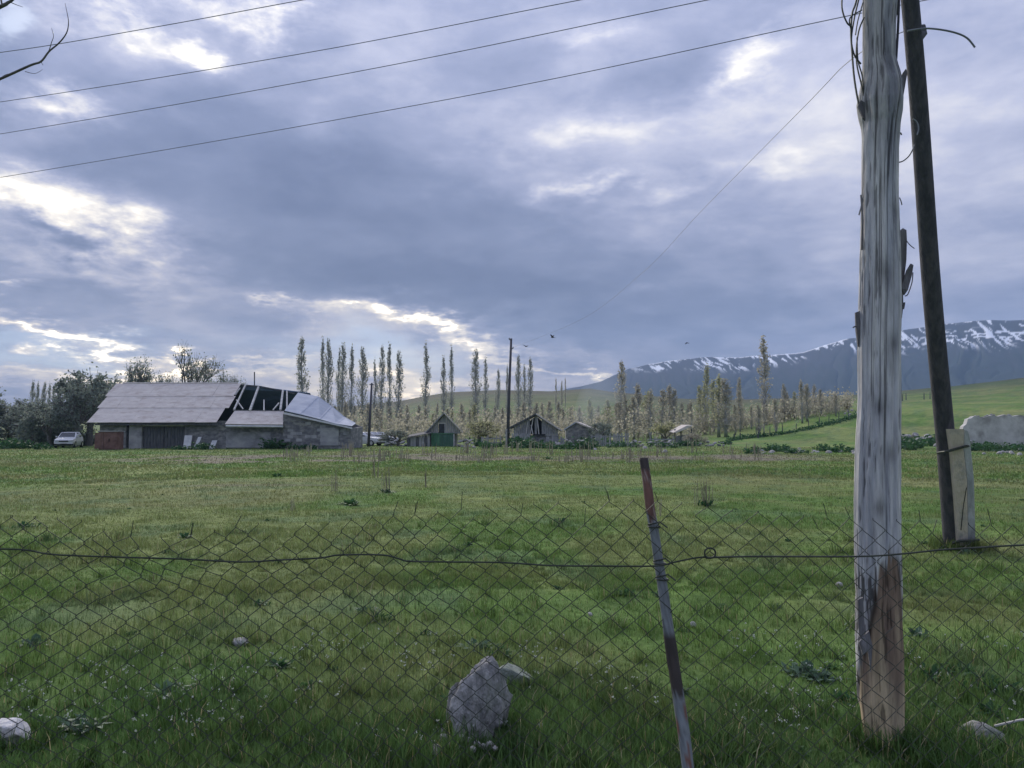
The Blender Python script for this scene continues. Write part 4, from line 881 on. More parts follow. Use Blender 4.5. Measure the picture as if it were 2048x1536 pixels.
def main_pole():
    t = empty('weathered_pole', (0, 0, 0)); tag(t, 'thick bare weathered wooden pole, hewn brown at its foot', 'pole')
    prof = [(1485, 1728, 1808), (1460, 1727, 1807), (1400, 1720, 1808), (1300, 1716, 1806), (1200, 1715, 1801), (1100, 1712, 1797), (1000, 1711, 1796), (900, 1713, 1796), (800, 1718, 1797), (700, 1718, 1797), (600, 1720, 1799), (500, 1722, 1798), (400, 1725, 1794), (300, 1726, 1795), (250, 1727, 1797), (205, 1720, 1803), (170, 1724, 1803), (150, 1727, 1798), (120, 1728, 1789), (50, 1728, 1790), (0, 1728, 1793), (-400, 1731, 1790), (-1100, 1738, 1786)]
    zz = [P(1760, p[0], YP).z for p in prof]; cx = [P((p[1] + p[2]) / 2, p[0], YP).x for p in prof]; hw = [(p[2] - p[1]) / 2 * YP / F for p in prof]
    zs = np.concatenate([np.arange(-.15, 4.3, .012), np.arange(4.32, zz[-1], .12)]); n = 140
    V = []; C = []
    ang = np.arange(n) / n * 2 * math.pi
    for z in zs:
        x0 = np.interp(z, zz, cx); r0 = np.interp(z, zz, hw)
        # front faces the camera at angle -pi/2
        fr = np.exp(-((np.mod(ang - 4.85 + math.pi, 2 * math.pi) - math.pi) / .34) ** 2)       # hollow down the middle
        wand = ang * 6 + .8 * math.sin(z * .9)
        rid = (vn(ang * 7.0, np.full(n, z * .55), 3) - .5) * .07 + (vn(ang * 22.0, np.full(n, z * .9), 7) - .5) * .04 + (fbm(ang * 4, np.full(n, z * 5), 9) - .5) * .05
        k = 1 + rid - .09 * fr * (0.5 + .5 * sst(.2, 1.2, z)) * (1 - .6 * sst(2.6, 3.2, z))
        # knotty collar
        k = k + .20 * math.exp(-((z - 3.30) / .13) ** 2) * (vn(ang * 3, np.full(n, z * 7), 15) - .35)
        hewn = (sst(.98, .70, z + (vn(ang * 3, np.full(n, z * 1.5), 19) - .5) * .25)) * sst(-1.0, -.55, np.cos(ang - 5.05) * -1 + 0) if False else None
        da = np.mod(ang - 4.86 + math.pi, 2 * math.pi) - math.pi
        wd = np.interp(z, [0.0, .25, .55, .92, 1.0], [2.7, 2.1, 1.2, .52, .0])
        off = np.interp(z, [0, .3, .6, .95], [.0, .06, .14, .06])
        hm = sst(wd + .10, wd - .06, np.abs(da - off) + (vn(ang * 9, np.full(n, z * 6), 23) - .5) * .25) * sst(1.0, .92, z + (vn(ang * 8, ang * 0, 27) - .5) * .12)
        k = k - .085 * hm
        cr = sst(.09, .02, np.abs(vn(ang * 6.5, np.full(n, z * .45), 33) - .5)) * sst(.42, .6, vn(ang * 4, np.full(n, z * 1.5), 37)); cr = np.maximum(cr, .8 * sst(.64, .74, fbm(ang * 9, np.full(n, z * 6), 35, 3)) * sst(.45, .6, vn(ang * 2, np.full(n, z * 1.2), 39)))
        k = k - .05 * cr
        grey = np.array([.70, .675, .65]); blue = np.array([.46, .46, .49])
        g = np.clip(sst(.40, .62, fbm(ang * 4, np.full(n, z * 1.1), 41, 3))[:, None] * .55 + .6 * fr[:, None], 0, 1); c = grey * (1 - g) + blue * g  # blue-grey weathering in patches; shading of the hollow painted in as well
        up = sst(2.9, 3.4, z); c = c * (1 - .30 * up)
        brown = np.array([.27, .19, .14]); tan = np.array([.64, .50, .33]); tm = sst(.66, .18, z + (vn(ang * 2.3, np.full(n, z * 3), 45) - .5) * .5)[:, None]
        hc = brown * (1 - tm) + tan * tm; c = c * (1 - hm[:, None]) + hc * hm[:, None]
        # flaking pale bark with dark flecks low on the left
        bk = sst(1.05, .85, z) * (1 - hm) * sst(.50, .60, vn(ang * 16, np.full(n, z * 17), 49)); c = c * (1 - bk[:, None] * .85) + np.array([.05, .045, .04]) * bk[:, None] * .85
        edge = np.exp(-((np.abs(da - off) - wd) / .13) ** 2) * sst(.95, .8, z) * sst(.10, .3, z) * sst(.3, .5, vn(ang * 3, np.full(n, z * 5), 51)); c = c * (1 - edge[:, None] * .85) + np.array([.035, .028, .025]) * edge[:, None] * .85
        for (ka, kz, kr) in ((4.55, 2.42, .035), (5.1, 2.05, .03), (4.3, 1.72, .03), (4.95, 1.48, .035), (5.3, 2.75, .03), (4.45, 1.2, .025), (4.8, 3.55, .035)):
            q = np.sqrt(((np.mod(ang - ka + math.pi, 2 * math.pi) - math.pi) * .105) ** 2 + ((z - kz) * .55) ** 2) / kr; kn = np.exp(-q ** 2); c = c * (1 - .42 * kn[:, None]); k = k + .05 * np.exp(-(q / 1.6) ** 2) - .07 * kn
        c = c * (1 - cr[:, None] * .72)
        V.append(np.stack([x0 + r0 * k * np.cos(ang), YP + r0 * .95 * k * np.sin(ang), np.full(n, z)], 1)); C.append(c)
    V = np.concatenate(V); C = np.concatenate(C); m = len(zs)
    i, j = np.meshgrid(np.arange(m - 1), np.arange(n), indexing='ij'); a = (i * n + j).ravel(); b = (i * n + (j + 1) % n).ravel()
    top = (np.arange(n) + (m - 1) * n)[None, :]
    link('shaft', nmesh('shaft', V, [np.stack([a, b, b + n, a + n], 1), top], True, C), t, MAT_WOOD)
    # bark flakes and splinters, each a curved plate
    MB_ = mat('loose_bark', (.12, .115, .12), (.24, .23, .235), 20, (1, 1, .15), .9, .5, 60)
    for (pts, dy) in [([(1798, 462), (1806, 456), (1813, 460), (1814, 480), (1813, 520), (1808, 560), (1803, 575), (1797, 540)], .0), ([(1803, 575), (1808, 560), (1814, 540), (1822, 527), (1827, 530), (1824, 550), (1816, 580), (1809, 590)], -.03), ([(1799, 560), (1806, 585), (1807, 610), (1804, 636), (1800, 640), (1797, 600)], .01),
                      ([(1711, 625), (1719, 622), (1722, 650), (1721, 700), (1716, 690), (1712, 660)], .0), ([(1716, 690), (1721, 700), (1722, 740), (1719, 780), (1716, 740)], .02), ([(1790, 150), (1800, 160), (1806, 145), (1812, 137), (1815, 145), (1808, 185), (1799, 240), (1795, 200)], .01), ([(1716, 212), (1722, 200), (1730, 205), (1731, 240), (1726, 235)], -.05), ([(1718, 1285), (1738, 1262), (1745, 1292), (1742, 1345), (1736, 1300), (1726, 1310)], -.108), ([(1716, 1200), (1726, 1195), (1730, 1260), (1722, 1290), (1717, 1250)], -.10)]:
        b = MB(); b.slab([P(x, y, YP + dy + (i % 2) * .008) for i, (x, y) in enumerate(pts)], (.002, .014, 0)); b.build('bark_flake', MB_, t)
    def thin(pts, rad, name='loose_wire', m=MAT_WIRE, Y=YP - .02):
        b = MB(); q = [P(p[0], p[1], Y + (p[2] if len(p) > 2 else 0)) for p in pts]; b.tube(smooth(q), rad, 5); b.build(name, m, t)
    thin([(1690, -60), (1684, 0), (1686, 25), (1694, 45), (1701, 52)], .0045); thin([(1730, -90), (1713, 0), (1705, 25), (1702, 60), (1704, 100), (1708, 150), (1714, 190), (1719, 212)], .0055)
    thin([(1735, -70), (1716, 5), (1708, 40), (1703, 80), (1709, 110), (1722, 128)], .0045); thin([(1726, 5), (1716, 40), (1711, 70)], .0035); thin([(1728, 35), (1718, 60), (1713, 95), (1714, 130), (1722, 165), (1728, 195)], .0045); thin([(1714, 75), (1716, 120), (1724, 150), (1728, 185)], .004)
    thin([(1724, 20), (1700, 36), (1702, 60)], .0035); thin([(1799, -40), (1797, 40), (1793, 110), (1790, 152)], .007, 'loose_wire', MAT_POLE)
    thin([(1793, -20), (1796, 15), (1790, 38)], .004); thin([(1796, 325, -.03), (1806, 322, 0), (1818, 312, .05), (1826, 298, .1), (1828, 290, .3)], .0035)
    thin([(1799, 395), (1802, 402), (1804, 410)], .003, 'splinter', MB_); thin([(1726, 395), (1722, 415), (1718, 430)], .004, 'splinter', MB_); thin([(1812, 480), (1820, 490), (1829, 497)], .0025, 'splinter', MB_); thin([(1826, 545), (1824, 565), (1816, 588), (1810, 592)], .003, 'splinter', MB_); thin([(1722, 390), (1725, 440), (1724, 500)], .005, 'splinter', MB_); thin([(1797, 270), (1801, 266), (1803, 270)], .004, 'splinter', MB_); thin([(1806, 612), (1809, 605), (1807, 618)], .004, 'splinter', MB_); thin([(1706, 655), (1712, 653), (1716, 662)], .004, 'splinter', MB_)
def smooth(q, n=6):
    if len(q) < 3: return q
    out = []
    for i in range(len(q) - 1):
        p0, p1, p2, p3 = q[max(i - 1, 0)], q[i], q[i + 1], q[min(i + 2, len(q) - 1)]
        for k in range(n):
            t = k / n; out.append(.5 * ((2 * p1) + (p2 - p0) * t + (2 * p0 - 5 * p1 + 4 * p2 - p3) * t * t + (3 * p1 - p0 - 3 * p2 + p3) * t ** 3))
    return out + [q[-1]]
main_pole()

def strut():
    t = empty('dark_pole', (0, 0, 0)); tag(t, 'dark creosoted pole leaning toward the bare one, wired to a stub', 'pole')
    base = G(1907, 1097); top = P(1819, 0, 8.4); d = top - base
    pts = [base - d * .03 + Vector((0, 0, -.05))]; k = 26
    for i in range(k + 1): pts.append(base + d * (i / k) * 1.45 + Vector((math.sin(i * .5) * .012, 0, 0)))
    b = MB(); b.tube(pts, [.125 - .045 * i / k for i in range(k + 2)], 20); b.build('shaft', MAT_POLE, t, True)
    Y = base.y - .16
    MS = mat('stub_concrete', (.56, .47, .38), (.70, .60, .50), 3, (1, 1, .5), .9, .5, 26, (.32, .30, .29), 3)
    MS2 = mat('stub_side', (.36, .37, .39), (.55, .55, .56), 4, (1, 1, .4), .9, .5, 26, (.25, .25, .26), 3)
    def Q(x, y, o=0): return P(x, y, float(np.interp(y, [858, 1092], [base.y - .80, base.y - .22])) + o)
    b = MB(); b.slab([Q(1918, 1092), Q(1936, 1092), Q(1934, 960), Q(1927, 900), Q(1928, 858), Q(1899, 858), Q(1904, 900), Q(1912, 1000)], (.0, .14, 0)); b.build('stub_face', MS, t)
    b = MB(); b.slab([Q(1936.5, 1092, .02), Q(1951, 1088, .02), Q(1948, 960, .02), Q(1940, 880, .02), Q(1936, 862, .02), Q(1929, 860, .02), Q(1928, 900, .02), Q(1934.8, 960, .02)], (0, .16, 0)); b.build('stub_side', MS2, t)
    b = MB(); b.tube([Q(1876, 906, .1), Q(1890, 904, -.02), Q(1908, 899, -.03), Q(1926, 894, -.02), Q(1940, 891, .05)], .018, 6); b.build('wire_binding', MAT_WIRE, t)
    b = MB(); b.tube([Q(1904, 1086, -.03), Q(1920, 1082, -.04), Q(1958, 1080, -.02)], .02, 6); b.build('wire_binding', MAT_WIRE, t)
    b = MB(); b.tube([Q(1933, 975, -.004), Q(1927, 1010, -.004), Q(1922, 1060, -.004)], .006, 5); b.build('crack', MAT_WIRE, t)
    b = MB(); p = P(1846, 68, 8.6); b.tube([P(1834, 72, 8.6), P(1842, 76, 8.55), p, p + Vector((0, 0, .10))], [.03, .035, .045, .03], 8); b.build('insulator', MAT_DARKWOOD, t)
    b = MB(); b.tube(smooth([P(1815, 62, 8.35), P(1850, 57, 8.4), P(1885, 60, 8.4), P(1915, 67, 8.4), P(1935, 77, 8.4), P(1950, 95, 8.4)]), .011, 5); b.build('loose_wire', MAT_LINE, t)
    b = MB(); b.tube(smooth([P(1826, 238, 8.2), P(1834, 245, 8.2), P(1837, 258, 8.2), P(1834, 270, 8.2)]), .008, 5); b.build('loose_wire', MAT_LINE, t)
strut()

# overhead lines -----------------------------------------------------------
def line(pts, rad, label, name='overhead_wire', m=MAT_LINE, group='overhead wires'):
    b = MB(); b.tube(smooth([Vector(p) for p in pts], 8), rad, 5); o = b.build(name, m); tag(o, label, 'wire', group); return o
def ext(a, b, k): return a + (b - a) * k
lines = [((0, 105, 15.5), (300, 56, 14.4), (605, 0, 13.4)), ((0, 204, 17.5), (600, 108, 15.0), (1160, 0, 12.8)), ((0, 268, 18.5), (700, 146, 15.2), (1415, 0, 12.2)), ((0, 355, 20.0), (900, 198, 15.2), (1700, 31, 12.0))]
names = ['highest of the four overhead wires, crossing the top left corner', 'second overhead wire from the top', 'third overhead wire from the top', 'lowest overhead wire, passing behind the bare pole']
for (a, b_, c), lb in zip(lines, names):
    a, b_, c = P(*a), P(*b_), P(*c)
    line([a + (a - b_) * 1.6 + Vector((0, 0, .25)), a, b_, c, c + (c - b_) * .35 + Vector((0, 0, -.02)), c + (c - b_) * 1.2 + Vector((0, 0, .0))], .0075, lb)
line([P(1846, 60, 8.6), P(1800, 66, 8.8), P(1700, 121, 10), P(1600, 222, 13), P(1400, 425, 24), P(1280, 550, 36), P(1160, 640, 52), P(1026, 695, 76)], .0058, 'thin service wire sloping from the dark pole down to the far pole', 'service_wire')

# ------------------------------------------------------------------ chain link fence
YF = 2.2
def fence_pt(x, z, jit=0):
    px = x / YF * F + 1024
    sag = .016 * math.sin(x * 3.1 + .4) + (float(vn(x * 2.2, z * 3, 61)) - .5) * .035
    top = sst(.95, 1.35, z)
    dz = sag * (0.3 + .7 * top) + float((vn(x * 5, z * 5, 63) - .5)) * .018
    dxx = float((vn(x * 4 + 9, z * 4, 65) - .5)) * .022 + float((vn(x * 1.3, z * 1.7, 67) - .5)) * .06
    dy = float((vn(x * 2, z * 2.2, 69) - .5)) * .07 + .02 * math.sin(x * 2)
    crumple = math.exp(-((px - 330) / 130) ** 2) * float(top); dz -= crumple * .055; dxx += crumple * .03 * math.sin(z * 30 + x * 9)
    return Vector((x + dxx, YF + dy, z + dz))
def chain_fence():
    t = empty('chain_link_fence', (0, 0, 0)); tag(t, 'sagging dark wire mesh fence across the whole foreground', 'fence')
    s, leg = .0335, .0305; n = int(6.0 / s); rnd = random.Random(2)
    for i in range(n):
        xa = -3.0 + i * s; z = 1.372 + rnd.uniform(-.004, .004) - (leg if i % 3 == 0 and rnd.random() < .5 else 0); pts = []; k = 0
        px = xa / YF * F + 1024
        zt = 1.372 + .02 * math.sin(xa * 1.9 + 1.2) - .028 * math.exp(-((px - 1400) / 300) ** 2) + .012 * (px < 200)
        cut = rnd.choice([0, 0, 0, 1, 1, 2]) if rnd.random() < .5 else 0
        m = int(1.33 / leg)
        for k in range(cut, m):
            zz = zt - k * leg; side = (k + i) % 2; x = xa + (s if side else 0); o = .0035 if side else -.0035
            p = fence_pt(x, zz); p.y += o; pts.append(p + Vector((0, 0, .0025))); pts.append(p + Vector((0.0, 0, -.0025)))
        if rnd.random() < .22:
            e = pts[0]; pts.insert(0, e + Vector((rnd.uniform(-.015, .015), 0, rnd.uniform(.015, .045))))
        b = MB(); b.tube(pts, .00112, 4, False); b.build('wire', MAT_WIRE, t)
    w = [(-420, 1092), (-200, 1096), (0, 1098), (60, 1101), (120, 1110), (360, 1118), (480, 1124), (560, 1120), (640, 1116), (680, 1110), (765, 1110), (800, 1118), (830, 1123), (1000, 1125), (1100, 1131), (1200, 1132), (1310, 1132), (1350, 1124), (1390, 1116), (1412, 1114)]
    w2 = [(1412, 1114), (1500, 1113), (1710, 1113), (1800, 1108), (1880, 1100), (1960, 1095), (2048, 1090), (2300, 1080), (2460, 1085)]
    loop = [(1412 + 11 * math.cos(a) + 8, 1106 + 10 * math.sin(a)) for a in np.linspace(2.2, 2.2 + 6.0, 14)]
    q = [P(x, y, YF - .012 + .03 * (float(vn(x / 160, 0, 5)) - .5)) for x, y in w] + [P(x, y, YF - .016) for x, y in loop] + [P(x, y, YF - .012) for x, y in w2[1:]]
    b = MB(); b.tube(smooth(q, 4), .0025, 6); b.build('tension_wire', MAT_WIRE, t)
chain_fence()
def fence_post():
    t = empty('fence_post', (0, 0, 0)); tag(t, 'leaning thin pipe post, rusty above and flaking grey paint below', 'post')
    pts = [(1287, 915, 2.30), (1293, 955, 2.28), (1301, 1020, 2.255), (1308, 1060, 2.245), (1318, 1130, 2.23), (1326, 1180, 2.215), (1337, 1260, 2.19), (1347, 1330, 2.17), (1355, 1385, 2.15), (1366, 1460, 2.12), (1376, 1536, 2.09), (1400, 1720, 2.03), (1432, 1990, 1.96)]
    q = [P(*p) for p in pts]; q[-1].z = -.1; q = smooth(q, 5); n = 20; V = []; C = []
    zt = [P(*p).z for p in pts]
    for i, p in enumerate(q):
        for j in range(n):
            a = j / n * 2 * math.pi; r = .0135 * (1 + .10 * (float(vn(j * .6, p.z * 14, 3)) - .5) + .25 * (p.z < .95) * (float(vn(j * .3, p.z * 5, 5)) - .4)) * (1 + .25 * float(sst(1.3, .9, p.z)))
            V.append((p.x + r * math.cos(a), p.y + r * math.sin(a), p.z))
            py = 768 - 0
            k = float(vn(a * 2.2, p.z * 26, 9)); k2 = float(vn(a * 4, p.z * 60, 11)); grey = np.array([.19, .205, .215]) * (.6 + .7 * k2); rust = np.array([.13, .062, .045]) * (.55 + 1.0 * k); dark = np.array([.045, .034, .030]) * (.7 + .7 * k)
            z = p.z; zr = zt[2] - .02 + (k - .5) * .05
            c = grey
            if z > zr: c = rust if (k2 < .62) else np.array([.26, .20, .17])
            if z > zt[0] - .035: c = dark
            if zt[6] - .01 + (k - .5) * .02 > z > zt[8] + (k - .5) * .03: c = dark
            if z < zt[8] and k > .72: c = rust
            C.append(c)
    m = len(q); i, j = np.meshgrid(np.arange(m - 1), np.arange(n), indexing='ij'); a = (i * n + j).ravel(); b = (i * n + (j + 1) % n).ravel()
    mt = bpy.data.materials.new('flaking_pipe'); mt.use_nodes = True; tt = mt.node_tree; bs = tt.nodes['Principled BSDF']; bs.inputs['Roughness'].default_value = .75; at = tt.nodes.new('ShaderNodeAttribute'); at.attribute_name = 'tint'; tt.links.new(at.outputs['Color'], bs.inputs['Base Color'])
    nz = tt.nodes.new('ShaderNodeTexNoise'); nz.inputs['Scale'].default_value = 220; bp = tt.nodes.new('ShaderNodeBump'); bp.inputs['Strength'].default_value = .5; bp.inputs['Distance'].default_value = .003; tt.links.new(nz.outputs['Fac'], bp.inputs['Height']); tt.links.new(bp.outputs[0], bs.inputs['Normal'])
    link('pipe', nmesh('pipe', V, [np.stack([a, a + n, b + n, b], 1), np.arange(n)[None, :]], True, np.array(C)), t, mt)
    for (px, py, Y) in ((1319, 1131, 2.232), (1324, 1163, 2.222), (1308, 1058, 2.243)):
        c = P(px, py, Y); b = MB(); b.tube([c + Vector((.0168 * math.cos(a), .0168 * math.sin(a), .004 * math.sin(a * .5 + 1) + .0016 * a)) for a in np.linspace(0, 12, 40)] + [c + Vector((.035, -.02, .006))], .0022, 5); b.build('wire_tie', MAT_WIRE, t)
fence_post()

# ------------------------------------------------------------------ foreground stones
def lichen_material():
    return mat('lichened_stone', (.20, .20, .195), (.50, .485, .465), 16, (1, 1, .5), .95, 1.0, 40, (.22, .24, .20), 9)
def big_stone():
    Y = 3.95; p = G(963, 1492); o = link('boundary_stone', rock_mesh('boundary_stone', (.148, .12, .28), 411, 5, 11, .16), None, lichen_material())
    for v in o.data.vertices:
        f = (v.co.z + .28) / .56; v.co.x *= 1.12 - .42 * max(0, f - .55); v.co.z += .02 * math.sin(v.co.x * 40)
        k = float(fbm(v.co.x * 28, v.co.z * 20 + v.co.y * 20, 5, 4)) - .5; v.co += v.co.normalized() * k * .035
    o.location = (p.x, p.y + .1, p.z + .15); o.rotation_euler = (R(-6), R(2), R(10)); tag(o, 'upright rough grey stone standing in the near grass', 'stone')
    p = G(1022, 1372); o = link('flat_stone', rock_mesh('flat_stone', (.15, .12, .07), 415, 4, 12, .1), None, mat('mossy_stone', (.16, .19, .16), (.30, .33, .29), 12, (1, 1, 1), .95, .8, 30)); o.location = (p.x, p.y + .05, p.z + .05); o.rotation_euler = (0, R(14), .3); tag(o, 'low mossy stone lying behind the upright stone', 'stone')
    p = G(908, 1475); o = link('side_stone', rock_mesh('side_stone', (.05, .06, .17), 418, 4, 10, .1), None, lichen_material()); o.location = (p.x - .0, p.y + .1, p.z + .1); o.rotation_euler = (0, R(4), 0); tag(o, 'thin dark slab against the left side of the upright stone', 'stone')
    for i, (x, y, s) in enumerate([(886, 1496, .05), (884, 1482, .04), (872, 1518, .05), (922, 1497, .045), (938, 1500, .03), (955, 1508, .04), (968, 1514, .035), (980, 1510, .045), (990, 1518, .03), (915, 1516, .03), (1082, 1470, .03), (900, 1510, .03), (946, 1520, .035), (870, 1524, .04)]):
        p = G(x, y); stone(p + Vector((0, 0, .05)), s * 1.15, 'whitish pebble at the foot of the upright stone', 'pebbles round the upright stone', True, i, 'pebble')
    p = G(8, 1500); o = link('white_stone', rock_mesh('white_stone', (.13, .10, .085), 437, 4, 16, .14), None, mat('white_stone', (.55, .53, .52), (.74, .72, .70), 8, (1, 1, 1), .9, .6, 24, (.40, .37, .35), 7)); o.location = (p.x - .03, p.y + .05, p.z + .06); tag(o, 'rounded white stone at the bottom left corner', 'stone')
    p = G(1968, 1492); o = link('grey_stone', rock_mesh('grey_stone', (.13, .12, .075), 425, 4, 12, .12), None, lichen_material()); o.location = (p.x, p.y + .05, p.z + .035); tag(o, 'grey stone half sunk in grass right of the bare pole foot', 'stone')
    p = G(480, 1290); o = link('grey_stone', rock_mesh('grey_stone', (.07, .06, .035), 428, 4, 10, .14), None, MAT_STONE); o.location = (p.x, p.y, p.z + .02); tag(o, 'fist-sized pale stone alone in the grass on the left', 'stone')
    for (x, y, s, lb) in [(1679, 1175, .08, 'small white stone in the grass just left of the bare pole'), (1386, 1256, .06, 'small pale stone in the grass right of the leaning post'), (1180, 1236, .05, 'tiny pale stone left of the leaning post')]:
        p = G(x, y); stone(p + Vector((0, 0, .03)), s, lb, None, True, int(x))
    a = P(1996, 1449, 3.9); b = MB(); b.tube(smooth([P(1990, 1452, 3.95), P(2020, 1445, 3.9), P(2055, 1440, 3.85), P(2120, 1455, 3.8)]), [.006] * 19, 5); o = b.build('stick', MAT_BEAM); tag(o, 'pale dry stick lying in grass at the right edge', 'stick')
big_stone()

# ------------------------------------------------------------------ bare tree reaching in at the top left
def bare_tree():
    Y = 6.0; t = empty('bare_tree', (-5.9, 6.2, 0)); t.location = (0, 0, 0); tag(t, 'bare twigs of a tree reaching in at the top left corner', 'tree')
    b = MB(); zb = H(-5.9, 6.2); b.tube(smooth([Vector((-5.9, 6.2, zb - .1)), Vector((-5.85, 6.2, 1.6)), Vector((-5.8, 6.15, 3.0)), Vector((-5.7, 6.1, 4.4)), Vector((-5.75, 6.1, 5.8))], 4), [.15 - .006 * i for i in range(17)], 10); b.build('trunk', MAT_BARK, t, True)
    def br(pts, r0, r1):
        q = smooth([P(*p) if len(p) == 3 and p[0] > -400 else Vector(p[1:]) for p in pts], 5); m = len(q); b = MB(); b.tube(q, [(r0 + (r1 - r0) * i / (m - 1)) * .62 for i in range(m)], 6); b.build('branch', MAT_BARK, t, True)
    MK = -999
    br([(MK, -5.82, 6.17, 2.6), (-250, 235, Y), (-80, 190, Y), (0, 158, Y), (60, 131, Y), (82, 123, Y), (98, 103, Y), (118, 86, Y), (133, 66, Y), (137, 45, Y), (134, 25, Y), (130, 6, Y)], .022, .0022)
    br([(84, 122, Y), (97, 103, Y), (103, 85, Y), (107, 72, Y), (103, 56, Y)], .007, .0022); br([(82, 124, Y), (86, 130, Y)], .005, .003); br([(50, 143, Y), (70, 147, Y), (85, 139, Y)], .004, .002); br([(30, 146, Y), (10, 150, Y), (-10, 165, Y)], .004, .003)
    br([(MK, -5.75, 6.1, 3.5), (-260, 130, Y), (-100, 60, Y), (0, 14, Y), (15, 6, Y), (30, -6, Y), (60, -50, Y), (70, -120, Y)], .035, .008); br([(22, 5, Y), (34, 10, Y), (46, 14, Y)], .006, .002); br([(5, 12, Y), (2, -10, Y), (10, -60, Y)], .012, .006)
    for k in range(5):
        a = k * 1.25 + .4; p = Vector((-5.75, 6.1, 4.2 + k * .35)); d = Vector((math.cos(a) - .6, math.sin(a), 1.0)); b = MB(); b.tube([p, p + d * .6, p + d * 1.2 + Vector((0, 0, .2))], [.04, .025, .01], 5); b.build('branch', MAT_BARK, t, True)
bare_tree()

# ------------------------------------------------------------------ grass
def blades(n, r0, r1, half, hmin, hmax, wid, name, label, seg2, seed, power=1.0, colmul=1.0, lushmask=None, extra=None):
    g = np.random.default_rng(seed)
    u = g.random(n); r = (r0 ** -power + u * (r1 ** -power - r0 ** -power)) ** (-1 / power) if power else r0 * (r1 / r0) ** u
    a = g.uniform(-half, half, n); x = r * np.sin(a); y = r * np.cos(a)
    # clumped growth: draw blades toward tuft centres
    cell = .11 if seg2 else .23; ca, sa = math.cos(.6), math.sin(.6); xr_ = x * ca - y * sa + (fbm(x * 3, y * 3, 91, 2) - .5) * .3; yr_ = x * sa + y * ca + (fbm(x * 3, y * 3, 93, 2) - .5) * .3
    cx = np.floor(xr_ / cell); cy = np.floor(yr_ / cell); ox = (cx + _hash(cx, cy, 3)) * cell - xr_; oy = (cy + _hash(cx, cy, 5)) * cell - yr_
    pull = (_hash(cx, cy, 7) ** 2) * (.8 if seg2 else .45); x = x + (ox * ca + oy * sa) * pull; y = y + (-ox * sa + oy * ca) * pull
    keep = earth_mask(x, y) < g.random(n) * 1.1
    patch = fbm(x / .55, y / .7, 81, 3); hk = (hmin + (hmax - hmin) * sst(.32, .68, patch) * g.uniform(.5, 1.15, n)) * (0.7 + .6 * _hash(cx, cy, 11))
    if extra is not None: hk = hk * extra(x, y)
    z = hgt(x, y) - .005
    base = turf_colour(x, y); j = g.uniform(.62, 1.35, n)[:, None]; c = base * j * colmul
    hue = g.random(n); yel = (hue > .93)[:, None]; c = np.where(yel, np.array([.26, .24, .12]) * j, c)
    x, y, z, hk, c, hue = x[keep], y[keep], z[keep], hk[keep], c[keep], hue[keep]; n = len(x); rr = np.hypot(x, y)
    th = g.uniform(0, 2 * math.pi, n); lean = g.uniform(.1, .75, n) * hk; wd = wid * g.uniform(.7, 1.4, n) * np.maximum(1, rr / 9)
    dx_, dy_ = np.cos(th), np.sin(th); ph = th + math.pi / 2 + g.normal(0, .5, n); sx, sy = np.cos(ph) * wd / 2, np.sin(ph) * wd / 2
    B0 = np.stack([x - sx, y - sy, z], 1); B1 = np.stack([x + sx, y + sy, z], 1)
    T = np.stack([x + dx_ * lean, y + dy_ * lean, z + hk * .95], 1)
    if seg2:
        Mx = x + dx_ * lean * .32; My = y + dy_ * lean * .32; Mz = z + hk * .58
        M0 = np.stack([Mx - sx * .85, My - sy * .85, Mz], 1); M1 = np.stack([Mx + sx * .85, My + sy * .85, Mz], 1)
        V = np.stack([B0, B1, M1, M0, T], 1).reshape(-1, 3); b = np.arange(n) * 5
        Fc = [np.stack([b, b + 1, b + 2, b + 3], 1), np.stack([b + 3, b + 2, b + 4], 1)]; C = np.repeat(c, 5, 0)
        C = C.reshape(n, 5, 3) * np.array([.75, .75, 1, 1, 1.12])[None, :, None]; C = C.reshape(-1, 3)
    else:
        V = np.stack([B0, B1, T], 1).reshape(-1, 3); b = np.arange(n) * 3; Fc = [np.stack([b, b + 1, b + 2], 1)]; C = np.repeat(c, 3, 0)
    o = link(name, nmesh(name, V, Fc, False, C), None, LF_GRASS); tag(o, label, 'grass', kind='stuff')
LF_GRASS = leafmat('grass_blade', (.1, .1, .1), (.1, .1, .1), attr=True, trans=.35, rough=.55)
def lush(x, y):
    # ungrazed strip along the fence line, deepest round the pole foot
    r = np.hypot(x, y)
    return 1 + .55 * sst(5.2, 3.9, y) + .8 * np.exp(-(((x - 2.6) / .8) ** 2 + ((y - 4.9) / .7) ** 2))
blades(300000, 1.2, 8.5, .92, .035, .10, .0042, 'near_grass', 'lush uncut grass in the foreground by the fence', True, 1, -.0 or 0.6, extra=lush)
blades(330000, 8.0, 30, .78, .03, .075, .006, 'meadow_grass', 'short grazed grass over the middle of the meadow', False, 2, .9)
blades(160000, 28, 82, .76, .04, .11, .010, 'far_grass', 'rough grass toward the far edge of the meadow', False, 3, .7)

